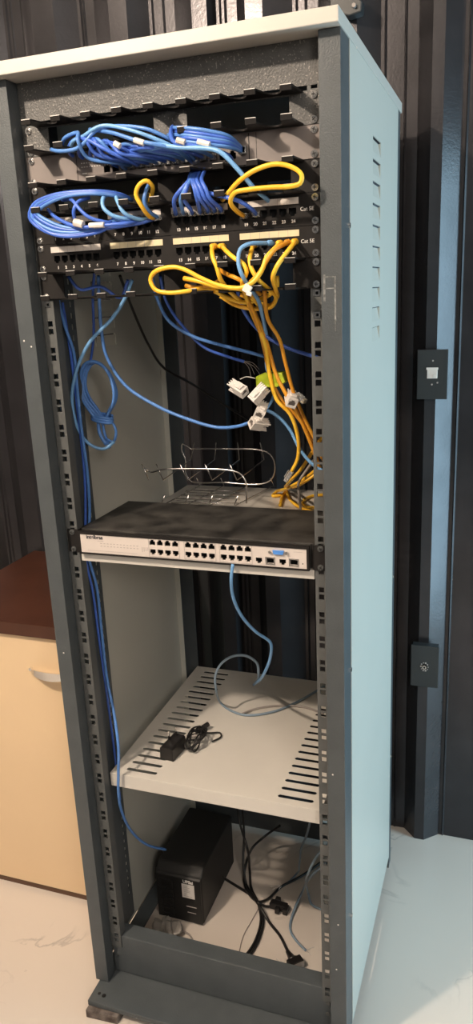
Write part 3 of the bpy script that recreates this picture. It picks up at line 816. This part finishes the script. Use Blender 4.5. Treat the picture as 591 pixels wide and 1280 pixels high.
# blue cables in the open bay
cable('network_cable', 'blue cable, upper of the two sloping right under the lowest organizer', [AY(190,345,.02), AY(196,372,.05), AY(212,402,.09), AY(240,420,.11), AY(275,431,.12), AY(310,440,.12), AY(332,446,.12)], 'blue2', 0.0030)
cable('network_cable', 'blue cable with a frayed end, lower of the two sloping right under the lowest organizer', [AY(200,345,.03), AY(207,375,.06), AY(226,405,.10), AY(255,434,.13), AY(285,446,.14), AY(305,452,.14)], 'blue', 0.0026)
bm = NB()
for (a, b) in ((318, 468), (324, 462), (314, 473), (326, 470)): tube(bm, [AY(303,451,.14), AY((303+a)/2+2,(451+b)/2-3,.142), AY(a,b,.14)], 0.0005, 5)
tag(link('frayed_strands', bm, 'greypvc', smooth=True), 'thin frayed wire strands beside the lime sleeve of the hanging bunch', 'wire strands')
cable('network_cable', 'blue cable swooping right from the tangle to behind the right rail', [AY(296,360,.02), AY(303,385,.05), AY(315,404,.07), AY(332,420,.08), AY(360,435,.09), AY(400,448,.10)], 'blue', 0.0031)
cable('network_cable', 'long blue cable sagging across the bay to the white jacks', [AY(123,345,.05), AY(124,375,.07), AY(127,415,.09), AY(133,445,.10), AY(156,481,.11), AY(195,507,.11), AY(235,524,.11), AY(270,534,.11), AY(296,533,.10), AY(316,527,.095)], 'blue2', 0.0031)
cable('network_cable', 'pale blue cable bowing left before the coil and ending under it', [AY(165,350,.02), AY(155,375,.03), AY(140,398,.04), AY(112,428,.05), AY(95,465,.06), AY(90,500,.07), AY(98,537,.08), AY(113,556,.09), AY(130,561,.10), AY(143,552,.11)], 'sky', 0.0031)
cable('network_cable', 'blue cable from the jacks down right, passing behind the right rail', [AY(322,508,.10), AY(345,519,.11), AY(362,537,.12), AY(374,560,.12), AY(388,578,.12), AY(408,592,.12)], 'sky', 0.0030)
cable('network_cable', 'short blue cable between the lime sleeve and the white jacks', [AY(334,440,.10), AY(333,460,.11), AY(343,485,.11), AY(340,500,.11), AY(330,515,.10)], 'sky', 0.0026)
cable('network_cable', 'thin dark cable crossing the back of the open bay', [AY(150,345,.10), AY(165,385,.2), AY(185,430,.3), AY(205,460,.4), AY(240,480,.5), AY(290,512,.55), AY(320,530,.55)], 'blackpvc', 0.0028)
cable('network_cable', 'dark blue cable looped close behind the patch panels at left', [AY(85,345,.03), AY(100,362,.04), AY(125,358,.05), AY(150,372,.06), AY(160,350,.05)], 'blue', 0.0028)
cable('network_cable', 'blue cable hanging straight behind the patch panels left of the long sagging one', [AY(118,340,.09), AY(116,370,.12), AY(117,420,.14), AY(112,460,.15)], 'blue', 0.0026)

# the long cable down the left side
t = cable('network_cable', 'blue cable running down inside the left rail to the black power backup box',
      [AY(66,345,.02), AX(74,380,-.236), AX(82,410,-.236), AX(92,440,-.237), AX(96,480,-.237), AX(101,530,-.237), AX(109,590,-.237), AX(112,640,-.237), AX(110,690,-.238), AX(121,735,-.238), AX(127,790,-.237), AY(134,850,.065), AY(143,895,.035), AY(148,935,.014), AY(148,965,.012), AY(148,990,.014), AY(152,1014,.04), AY(165,1040,.09), AY(184,1056,.14), AY(207,1062,.20)], 'blue2', 0.0030)
cable('network_cable', 'dark blue cable beside the long one, low inside the left rail', [AX(78,378,-.244), AX(88,440,-.244), AX(98,520,-.244), AX(106,600,-.244), AX(108,700,-.244), AX(116,740,-.244), AX(124,800,-.244), AX(138,900,-.244), AX(150,1000,-.244)], 'blue', 0.0026)

# coil of blue cable
coil = thing('cable_coil', 'tied coil of blue network cable hanging at the left of the open bay', 'cable coil', AY(124,520,.12))
cc = Vector(AY(123,490,.12)); rx, rz_ = 0.036, 0.058
pts = []
for k in range(0, 20 * 4):
    a = 2 * math.pi * k / 20 + math.pi * 1.5
    q = 1 + 0.10 * math.sin(k * 0.31) - 0.05 * (k // 20)
    narrow = 1.0 if math.sin(a) > -0.2 else 1.0 - 0.65 * (-0.2 - math.sin(a)) / 0.8
    pts.append(tuple(cc + Vector((rx * q * narrow * math.cos(a) - 0.004 * math.sin(a), -0.010 + 0.005 * (k // 20) + 0.003 * math.sin(k), rz_ * (q * .5 + .5) * math.sin(a)))))
pts = pts + [tuple(cc + Vector((0.004, 0.0, -0.075))), tuple(cc + Vector((0.012, 0.002, -0.108)))]
bm = NB(); tube(bm, pts, 0.0029); link('coiled_cable', bm, 'blue2', coil, smooth=True)
pts = []
for k in range(0, 12 * 3 + 1):
    a = 2 * math.pi * k / 12
    pts.append(tuple(cc + Vector((0.004 + 0.021 * math.cos(a), -0.002 + 0.012 * math.sin(a), -0.042 - 0.0045 * (k / 12) - 0.003 * math.cos(a)))))
pts += [tuple(cc + Vector((0.030, 0, -0.075))), tuple(cc + Vector((0.022, 0, -0.095))), tuple(cc + Vector((0.008, 0, -0.090)))]
bm = NB(); tube(bm, pts, 0.0027); link('tie_turns', bm, 'blue2', coil, smooth=True)
bm = NB(); tube(bm, [tuple(cc + Vector((-0.004, -.004, -0.05))), tuple(cc + Vector((-0.002, -.006, -0.078))), tuple(cc + Vector((0.010, -.006, -0.100)))], 0.0036); link('cable_tail', bm, 'blue2', coil, smooth=True)

# cables on the lower shelf
cable('network_cable', 'blue cable hanging from under the thin switch down to the lower shelf', [AY(291,705,-.0075), AY(289,722,-.009), AY(291,745,.010), AY(302,770,.05), AY(320,790,.09), AY(337,802,.12), AY(339,808,.125), AY(337,825,.15), AY(330,842,.18), AZ(317,856,.504)], 'sky', 0.0030)
cable('network_cable', 'greyish blue cable making an upright loop over the lower shelf', [AZ(318,855,.506), AY(323,842,.27), AY(321,829,.27), AY(308,820,.27), AY(292,820,.27), AY(277,829,.27), AY(269,845,.27), AY(270,862,.27), AZ(277,880,.504), AZ(290,889,.5035), AZ(308,894,.5035), AZ(340,890,.5035), AZ(372,877,.5035), AZ(405,858,.5035)], 'cyan', 0.0028)
cable('network_cable', 'thin grey cable lying flat towards the right of the lower shelf', [AZ(303,892,.5055), AZ(320,886,.503), AZ(350,882,.503), AZ(380,884,.503), AZ(404,892,.503)], 'greypvc', 0.0024)

# ---------------------------------------------------------------- keystone jacks at the end of the hanging bunch
def jack(c, rx_, ry_, rz__, label, m='white'):
    R = (Matrix.Rotation(rz__, 3, 'Z') @ Matrix.Rotation(ry_, 3, 'Y') @ Matrix.Rotation(rx_, 3, 'X'))
    t = thing('keystone_jack', label, 'jack', c)
    def put(name, bm, mm, par=t, **k):
        for v in bm.verts: v.co = Vector(c) + R @ v.co
        return link(name, bm, mm, par, **k)
    bm = NB()
    plate(bm, -0.0083, 0.0083, -0.0083, 0.0083, [(-0.0060, 0.0060, -0.0045, 0.0035), (-0.003, 0.003, 0.0034, 0.0060)], -0.0155, -0.0125, 'y')
    box(bm, -0.0083, 0.0083, -0.0120, 0.006, -0.0083, 0.0083)
    put('housing', bm, m, bevel=0.0006)
    bm = NB(); box(bm, -0.0070, 0.0070, 0.0061, 0.0160, -0.0075, -0.0025); box(bm, -0.0070, 0.0070, 0.0061, 0.0160, 0.0025, 0.0075)
    for i in range(4):
        box(bm, -0.0082 + i * 0.0045, -0.0060 + i * 0.0045, 0.0062, 0.0185, -0.0085, -0.0065); box(bm, -0.0082 + i * 0.0045, -0.0060 + i * 0.0045, 0.0062, 0.0185, 0.0065, 0.0085)
    put('terminal_block', bm, m, bevel=0.0004)
    bm = NB(); prism(bm, [(-0.010, 0.0086), (0.004, 0.0086), (0.004, 0.0098), (-0.006, 0.0125), (-0.010, 0.0115)], 'x', -0.005, 0.005); put('latch', bm, m)
    bm = NB(); box(bm, -0.0059, 0.0059, -0.0124, -0.0121, -0.0044, 0.0059); put('socket', bm, 'cavity')
    return t
jack(AY(298,486,.075), .5, -.6, .9, 'white jack at the left of the cluster hanging in the open bay')
jack(AY(323,493,.08), .9, .5, -.5, 'white jack touching the lime sleeve, second from the left of the hanging cluster')
jack(AY(326,513,.085), .5, .5, .3, 'white jack directly above the lowest one of the hanging cluster')
jack(AY(323,530,.080), -.3, .7, -.9, 'lowest white jack, where the sagging blue cable ends', 'label_w')
jack(AY(364,499,.085), .4, .35, .5, 'whitish jack at the right of the cluster, against the yellow cables')
pk = thing('network_plug', 'clear plastic plug sticking out beside the rightmost white jack', 'plug', AY(374,500,.09))
plug(pk, Vector(AY(370,494,.09)), Vector((.75, -.2, -.5)).normalized(), 'clear', 'yellow')
# lime sleeve around the bunch
sl = thing('cable_sleeve', 'lime green plastic sleeve wrapped round the hanging yellow cables', 'cable sleeve', AY(333,474,.10))
bm = NB()
poly = [AY(319,471,.105), AY(330,466,.095), AY(352,466,.090), AY(356,478,.088), AY(346,484,.092), AY(320,485,.105)]
F_ = [bm.verts.new(p) for p in poly]; K_ = [bm.verts.new((p[0] + .001, p[1] + .030, p[2])) for p in poly]
bm.faces.new(F_); bm.faces.new(K_[::-1])
for i in range(6): bm.faces.new((F_[i], K_[i], K_[(i + 1) % 6], F_[(i + 1) % 6]))
link('sleeve', bm, 'lime', sl, bevel=0.002)
bm = NB(); tube(bm, [AY(319,473,.10), AY(308,471,.10), AY(300,474,.09)], 0.0008, 5); link('cord', bm, 'white', sl, smooth=True)

# ---------------------------------------------------------------- wire rack on the upper shelf
wr = thing('wire_rack', 'bent chromed wire rack with rounded hoops, standing on the upper shelf', 'wire rack', (-0.05, 0.3, 0.985))
YF, YR = 0.235, 0.40
def wire(name, pts, r=0.0014, smooth=False):
    bm = NB(); tube(bm, pts, r, 6, smooth=smooth); return link(name, bm, 'wire', wr, smooth=True)
wire('front_hoop', [AY(178,584,YF), AY(188,590,YF), AY(202,587,YF), AY(230,586,YF), AY(288,588,YF), AY(300,592,YF), AY(307,602,YF), AY(308,615,YF), AY(308,629,YF)], 0.0019, True)
wire('rear_hoop', [AY(240,562,YR), AY(228,555,YR), AY(227,562,YR), AY(232,575,YR), AY(232,590,YR), AY(238,601,YR), AY(280,603,YR), AY(325,605,YR), AY(338,600,YR), AY(343,590,YR), AY(342,575,YR), AY(335,566,YR), AY(322,562,YR), AY(280,561,YR), AY(240,561,YR)], 0.0016, True)
for i in range(5):
    a = (177, 195, 225, 256, 287)[i]
    fr = [AY(a,580,YF), AY(a + 9,600,YF)]
    if i: fr += [AY(a + 9 + (332-298),575,YR), AY((0,243,270,297,325)[i] ,553,YR)]
    wire('cross_wire', fr, 0.0013)
for i in range(4):
    a = (206, 236, 266, 298)[i]
    wire('base_wire', [AY(a, 619, YF), AY(a - 5, 631, YF), AZ(a - 4, 632, .988), AZ(a + 44, 607, .988), AY(a + 40, 598, YR)], 0.0013)
for (u0, u1, v) in ((214, 300, 629), (220, 300, 624), (226, 306, 619), (232, 306, 614)): wire('base_wire', [AZ(u0, v - .5, .990), AZ(u1, v, .990)], 0.0011)

# ---------------------------------------------------------------- charger on the lower shelf
ch = thing('power_adapter', 'small black plug-in charger with its cord bundled, on the lower shelf', 'charger', (-0.12, 0.12, 0.5))
R_ = Matrix.Rotation(-0.10, 3, 'Z')
bm = NB(); prism(bm, [(-0.138, .5003), (-0.106, .5003), (-0.107, .527), (-0.110, .530), (-0.134, .530), (-0.137, .527)], 'y', 0.092, 0.150)
bmesh.ops.rotate(bm, verts=bm.verts, cent=(-0.122, 0.12, .5), matrix=R_)
link('body', bm, 'blackpvc', ch, bevel=0.0015)
for (x, y) in ((-0.131, 0.124), (-0.123, 0.143)):
    bm = NB(); tube(bm, [(x, y, .529), (x, y, .539)], 0.0024, 10, smooth=False); pr = link('prong', bm, 'blackpvc', ch, label='black sleeved metal prong')
    bm = NB(); tube(bm, [(x, y, .539), (x, y, .550)], 0.0021, 10, smooth=False); link('prong_tip', bm, 'chrome', pr)
pts = [(-0.112, 0.148, .512), (-0.100, 0.158, .512)]
rr = random.Random(5)
for k in range(46):
    a = k * 0.62
    pts.append((-0.086 + 0.013 * math.cos(a) + 0.006 * math.sin(k), 0.165 + 0.036 * math.sin(a) + 0.004 * math.cos(k * 1.3), .506 + 0.009 * (1 + math.sin(a * 0.5 + k)) + 0.0015 * (k % 4)))
pts += [(-0.07, 0.205, .506), (-0.052, 0.215, .5035), (-0.044, 0.200, .5035), (-0.056, 0.178, .5035)]
bm = NB(); tube(bm, pts, 0.0019, 7); link('cord', bm, 'blackpvc', ch, smooth=True)
bm = NB(); tube(bm, [(-0.100, 0.158, .516), (-0.088, 0.163, .5225), (-0.074, 0.168, .516)], 0.003, 8); link('cord_tie', bm, 'greypvc', ch, smooth=True)
bm = NB(); tube(bm, [(-0.098, 0.205, .508), (-0.083, 0.228, .513)], 0.0055, 12, smooth=False); link('barrel_plug', bm, 'blackpvc', ch, smooth=False, bevel=.001)

# ---------------------------------------------------------------- power backup box
x0, x1, y0, y1, z0, z1 = -0.236, -0.117, 0.202, 0.425, FZ, 0.122
ups = thing('power_backup_box', 'black power backup box with sockets on its front, on the floor inside the rack', 'power backup', ((x0 + x1) / 2, y0, FZ))
bm = NB(); prism(bm, [(y0 + .004, z0 + .004), (y0 + .004, z1 - .018), (y0 + .022, z1), (y1, z1), (y1, z0 + .004)], 'x', x0, x1); link('housing', bm, 'upsb', ups, bevel=0.004)
bm = NB(); prism(bm, [(y0 - .001, z0 + .006), (y0 - .001, z1 - .022), (y0 + .004, z1 - .018), (y0 + .004, z0 + .006)], 'x', x0 + .002, x1 - .002); link('front_panel', bm, 'upsb', ups, bevel=0.001)
for i in range(4):
    zc = z0 + 0.108 - i * 0.027
    bm = NB(); plate(bm, x0 + .012, x0 + .046, zc - .011, zc + .011, [(x0 + .016, x0 + .042, zc - .007, zc + .007)], y0 - .004, y0 - .0012, 'y'); s_ = link('socket', bm, 'upsb', ups, bevel=.0006)
    bm = NB()
    for dx in (-.0065, 0, .0065): cyl(bm, (x0 + .029 + dx, y0 - .0012, zc - (0.002 if dx == 0 else 0)), 'y', .0022, .001, 10)
    link('contact_hole', bm, 'port', s_)
bm = NB(); box(bm, -.1665, -.1345, y0 - .0018, y0 - .0011, .047, .086); lb = link('rating_label', bm, 'white', ups, label='white square rating label')
b2 = NB(); rr = random.Random(3)
for i in range(8): box(b2, -.1625, -.1600 + .018 * rr.random() + .004, y0 - .0021, y0 - .0018, .0795 - i * .004, .0808 - i * .004)
link('fine_print', b2, 'greyink', lb)
text('model_line', 'UPSai', 0.0115, (-.150, y0 - .0014, .0925), 'ink', ups, bold=.0004)
bm = NB(); box(bm, -.158, -.132, y0 - .0018, y0 - .0011, .0215, .0232); box(bm, -.156, -.134, y0 - .0018, y0 - .0011, .0045, .0058); link('printed_line', bm, 'greyink', ups)
for (x, y) in ((x0 + .015, y0 + .02), (x1 - .015, y0 + .02), (x0 + .015, y1 - .02), (x1 - .015, y1 - .02)):
    bm = NB(); cyl(bm, (x, y, z0 + .0022), 'z', .008, .0042, 12); link('foot', bm, 'blackpvc', ups)

# ---------------------------------------------------------------- cords on the floor
def cord(name, label, pts, m, r, cat='power cord', group=None):
    return cable(name, label, pts, m, r, group, cat)
cord('power_cord', 'black cord coming down the back and running left of the pair on the floor', [AY(295,1000,.42), AY(300,1030,.40), AY(309,1060,.36), AZ(312,1088,-.026), AZ(314,1110,-.025), AZ(322,1128,-.023), AZ(326,1150,-.026), AZ(318,1178,-.026), AZ(304,1199,-.026), AZ(298,1210,-.026)], 'blackpvc', .0032)
cord('power_cord', 'black cord, right of the pair running side by side to the base channel', [AY(303,1010,.44), AY(305,1045,.42), AY(304,1080,.38), AZ(308,1106,-.025), AZ(320,1125,-.016), AZ(329,1148,-.025), AZ(323,1176,-.026), AZ(309,1200,-.026), AZ(303,1212,-.026)], 'blackpvc', .0032)
pc = cord('power_cord', 'black cord from the power backup box ending in a two-pin plug on the floor', [(-0.12, .34, .0), AZ(282,1099,-.02), AZ(298,1109,-.026), AZ(312,1118,-.026), AZ(324,1132,-.010), AZ(336,1152,-.024), AZ(350,1170,-.026), AZ(358,1186,-.025), AZ(362,1194,-.022)], 'blackpvc', .0034)
a_, b_ = Vector(AZ(361,1192,-.018)), Vector(AZ(374,1212,-.018)); d_ = (b_ - a_).normalized()
bm = NB(); tube(bm, [a_ - d_ * .008, a_ + d_ * .016, a_ + d_ * .021], .0045, 10, smooth=False, r1=.013); pb = link('plug', bm, 'blackpvc', pc, smooth=True)
bm = NB(); sx_ = Vector((-d_.y, d_.x, 0)); c_ = a_ + d_ * .028
for v_ in range(1):
    M4 = Matrix((sx_, d_, Vector((0, 0, 1)))).transposed()
    box(bm, -.018, .018, -.009, .012, -.010, .010)
    for v in bm.verts: v.co = c_ + M4 @ v.co
link('plug_head', bm, 'blackpvc', pc, bevel=.003)
for s in (-1, 1):
    bm = NB(); tube(bm, [c_ + sx_ * s * .009 + d_ * .008, c_ + sx_ * s * .009 + d_ * .026], .0022, 10, smooth=False); link('pin', bm, 'chrome', pc)
bm = NB(); box(bm, -.017, .017, .0121, .0130, -.006, .0095)
for v in bm.verts: v.co = c_ + M4 @ v.co
link('face_rim', bm, 'greypvc', pc, label='greyish rim of the plug face')
cord('power_cord', 'black cord arching round behind and crossing over the others at the floor', [AY(350,1032,.46), AY(330,1046,.46), AY(314,1062,.42), AZ(305,1092,-.02), AZ(309,1114,-.018), AZ(322,1127,-.02), AZ(334,1124,-.024), AZ(352,1108,-.026), AZ(375,1096,-.026), AZ(405,1075,-.026)], 'blackpvc', .0032)
cord('power_cord', 'short black cord joining the crossing point to the black outlet adapter', [AZ(322,1128,-.006), AZ(332,1133,-.022), AZ(342,1133,-.024)], 'blackpvc', .0032)
cord('wire', 'thin pale wire lying from the cord crossing to the base channel', [AZ(324,1134,-.0285), AZ(315,1150,-.0285), AZ(304,1170,-.0285), AZ(298,1194,-.0285)], 'greypvc', .0011, 'wire')
ad = thing('outlet_adapter', 'black three-way outlet adapter lying on the floor inside the rack', 'outlet adapter', AZ(352,1135,-.03))
a_ = Vector(AZ(338,1129,-.019)); b_ = Vector(AZ(362,1136,-.019)); d_ = (b_ - a_).normalized(); sx_ = Vector((-d_.y, d_.x, 0))
M4 = Matrix((d_, sx_, Vector((0, 0, 1)))).transposed()
def adbox(name, x0, x1, y0, y1, z0, z1, m, par):
    bm = NB(); box(bm, x0, x1, y0, y1, z0, z1)
    for v in bm.verts: v.co = a_ + M4 @ (v.co * .8)
    return link(name, bm, m, par, bevel=.0018)
adbox('body', 0, .054, -.011, .011, -.0105, .010, 'blackpvc', ad)
adbox('branch', .010, .026, .0105, .026, -.0105, .010, 'blackpvc', ad)
adbox('branch', .022, .036, -.025, -.0105, -.0105, .010, 'blackpvc', ad)
adbox('branch', .045, .060, -.020, .006, -.0105, .009, 'blackpvc', ad)
bm = NB()
for dx in (.014, .024, .040): cyl(bm, (dx, 0, .0101), 'z', .0022, .0006, 10)
for v in bm.verts: v.co = a_ + M4 @ (v.co * .8)
link('contact_hole', bm, 'port', ad)
cable('network_cable', 'grey-blue cable looping out from behind the right rail near the floor', [AY(410,1055,.14), AY(396,1070,.15), AY(386,1090,.16), AZ(385,1117,-.01), AZ(389,1130,-.025), AZ(404,1138,-.026)], 'cyan', .0028)
cable('network_cable', 'grey-blue cable with a bent end pointing at the black plug on the floor', [AY(408,1078,.18), AY(392,1092,.19), AZ(377,1116,-.012), AZ(368,1136,-.022), AZ(363,1152,-.026), AZ(363,1164,-.026), AZ(372,1178,-.026), AZ(382,1188,-.026)], 'cyan', .0028)
cable('network_cable', 'grey cable with frayed pale end, rising behind the right rail to the shelf', [AY(388,1026,.30), AY(383,1044,.31), AY(376,1062,.33), AY(374,1080,.34), AZ(370,1093,-.02), AZ(360,1103,-.026), AZ(350,1109,-.026)], 'cyan', .0026)
bm = NB()
for (a, b) in ((340, 1112), (344, 1107), (347, 1114), (350, 1104), (338, 1108)): tube(bm, [AZ(352,1108,-.025), AZ((352+a)/2,(1108+b)/2-1,-.022), AZ(a,b,-.0285)], .0010, 5)
tag(link('frayed_strands', bm, 'white', smooth=True), 'pale frayed wire strands on the floor above the black outlet adapter', 'wire strands')
bm = NB()
for (a, b, c2, d2) in ((352,1206,345,1210), (352,1206,356,1198), (382,1188,392,1184), (382,1189,388,1194), (382,1188,378,1183), (345,1198,352,1206)): tube(bm, [AZ(a,b,-.0285), AZ((a+c2)/2+1,(b+d2)/2-1,-.026), AZ(c2,d2,-.0285)], .0006, 5)
tag(link('frayed_strands', bm, 'white', smooth=True), 'hair-thin pale wire strands on the floor beside the two-pin plug', 'wire strands')

# clear plastic bag in front of the box
bag = thing('plastic_bag', 'crumpled clear grey plastic bag on the floor in front of the power backup box', 'plastic bag', AZ(208,1172,-.03))
bm = NB(); bmesh.ops.create_icosphere(bm, subdivisions=4, radius=1.0)
rr = random.Random(9)
cb = Vector(AZ(207,1168,-.03))
for v in bm.verts:
    p_ = v.co.copy()
    n_ = 1 + .16 * math.sin(p_.x * 7 + p_.y * 4) + .12 * math.sin(p_.z * 9 - p_.y * 6) + .10 * math.sin(p_.x * 13 + p_.z * 11)
    v.co = cb + Vector((p_.x * .032 * n_, p_.y * .030 * n_, max(0.0006, .015 + p_.z * .017 * n_)))
link('bag', bm, 'leather', bag, smooth=False)
cable('network_cable', 'thin grey cable curling on the floor below the power backup box', [AZ(214,1188,-.027), AZ(218,1172,-.02), AZ(226,1164,-.026), AZ(236,1168,-.027), AZ(242,1180,-.027), AZ(240,1194,-.027), AZ(236,1204,-.027)], 'greypvc', .0022)

# ---------------------------------------------------------------- wooden cabinet at the left
cab = thing('cabinet', 'low cream-fronted cabinet with dark brown top beside the rack', 'cabinet', (-0.53, 0.19, FZ))
bm = NB(); box(bm, -0.783, -0.292, 0.183, 0.648, 0.698, 0.729); link('top_board', bm, 'brown', cab, bevel=.0012)
bm = NB(); box(bm, -0.776, -0.296, 0.2135, 0.645, 0.002, 0.6975); link('carcass', bm, 'door', cab)
bm = NB(); box(bm, -0.778, -0.294, 0.194, 0.2130, -0.0130, 0.695); dr_ = link('door', bm, 'door', cab, bevel=.001)
bm = NB(); box(bm, -0.776, -0.296, 0.197, 0.643, FZ, -0.0135); link('plinth', bm, 'plinth', cab)
hp = []
for k in range(13):
    tt = k / 12
    hp.append((-0.508 + 0.128 * tt, 0.192 - 0.028 * math.sin(math.pi * tt) ** .6, 0.6125))
bm = NB()
ins = [Vector(p) for p in hp]
for i in range(12):
    a, b = ins[i], ins[i + 1]
    h0, h1 = (.0045 + .006 * math.sin(math.pi * i / 12)), (.0045 + .006 * math.sin(math.pi * (i + 1) / 12))
    vs = [bm.verts.new(p) for p in ((a.x, a.y, a.z - h0), (b.x, b.y, b.z - h1), (b.x, b.y, b.z + h1), (a.x, a.y, a.z + h0), (a.x, a.y + .003, a.z - h0), (b.x, b.y + .003, b.z - h1), (b.x, b.y + .003, b.z + h1), (a.x, a.y + .003, a.z + h0))]
    for f in ((0, 1, 2, 3), (4, 5, 6, 7), (0, 1, 5, 4), (3, 2, 6, 7), (1, 2, 6, 5), (0, 3, 7, 4)): bm.faces.new([vs[q] for q in f])
for x in (-0.506, -0.382): cyl(bm, (x, .190, .6125), 'y', .004, .008, 10)
link('handle', bm, 'chrome', dr_, label='bowed bright metal handle')

# ---------------------------------------------------------------- outlets on the wall
def outlet(x0, x1, z0, z1, label, cat, kind):
    yb = 0.6548
    t = thing('wall_outlet', label, cat, ((x0 + x1) / 2, yb, z0))
    bm = NB(); box(bm, x0 + .003, x1 - .003, yb - .022, yb, z0 + .003, z1 - .003); link('back_box', bm, 'box', t)
    xc, zc = (x0 + x1) / 2, (z0 + z1) / 2
    h = [(xc - .011, xc + .011, zc - .008, zc + .014)] if kind == 'data' else [(xc - .007, xc + .007, zc - .007, zc + .007)]
    bm = NB(); plate(bm, x0, x1, z0, z1, h, yb - .027, yb - .022, 'y'); link('cover_plate', bm, 'box', t, bevel=.0012)
    if kind == 'data':
        bm = NB(); box(bm, xc - .0115, xc + .0115, yb - .0285, yb - .024, zc - .0085, zc + .0145); mm = link('module', bm, 'white', t, bevel=.001, label='white jack module')
        bm = NB(); box(bm, xc - .013, xc + .013, yb - .0290, yb - .0270, zc + .011, zc + .016); box(bm, xc + .003, xc + .010, yb - .0296, yb - .0284, zc - .007, zc + .000); link('shutter', bm, 'ink', mm)
        for (dx, dz) in ((.001, .031), (0, -.022), (.012, -.018)):
            bm = NB(); cyl(bm, (xc + dx, yb - .0274, zc + dz), 'y', .002, .0012, 10); link('plate_screw', bm, 'greyink', t)
    else:
        bm = NB()
        for k in range(10):
            a = k * .6283; cyl(bm, (xc + .009 * math.cos(a), yb - .0274, zc + .011 * math.sin(a)), 'y', .0014 + .0004 * (k % 3), .0014, 8)
        link('ring', bm, 'greyink', t)
        bm = NB(); tube(bm, [(xc, yb - .022, zc), (xc, yb - .032, zc)], .0052, 6, smooth=False); cn = link('connector', bm, 'chrome', t, label='round metal connector')
        bm = NB(); cyl(bm, (xc, yb - .0322, zc), 'y', .003, .0006, 10); link('centre_hole', bm, 'port', cn)
    return t
outlet(.3115, .3785, 1.179, 1.290, 'black wall outlet with a white data jack, upper of the two on the corrugated wall', 'wall outlet', 'data')
outlet(.3105, .3790, .450, .563, 'black wall outlet with a round metal connector, lower of the two on the corrugated wall', 'wall outlet', 'coax')
br = thing('pipe_clamp', 'small dark clamp with two bright bolts on the wall above the rack\'s back corner', 'clamp', (.155, .655, 1.985))
bm = NB(); prism(bm, [(.120, 1.985), (.120, 2.022), (.138, 2.030), (.165, 2.012), (.188, 1.992), (.186, 1.972), (.160, 1.968), (.136, 1.975)], 'y', .618, .650); link('body', bm, 'box', br, bevel=.003)
bm = NB(); box(bm, .128, .150, .645, .6545, 1.980, 2.010); link('back_lug', bm, 'box', br)
for (x, z) in ((.139, 2.008), (.172, 1.984)):
    bm = NB(); cyl(bm, (x, .614, z), 'y', .0045, .009, 6); link('bolt', bm, 'greypvc', br)
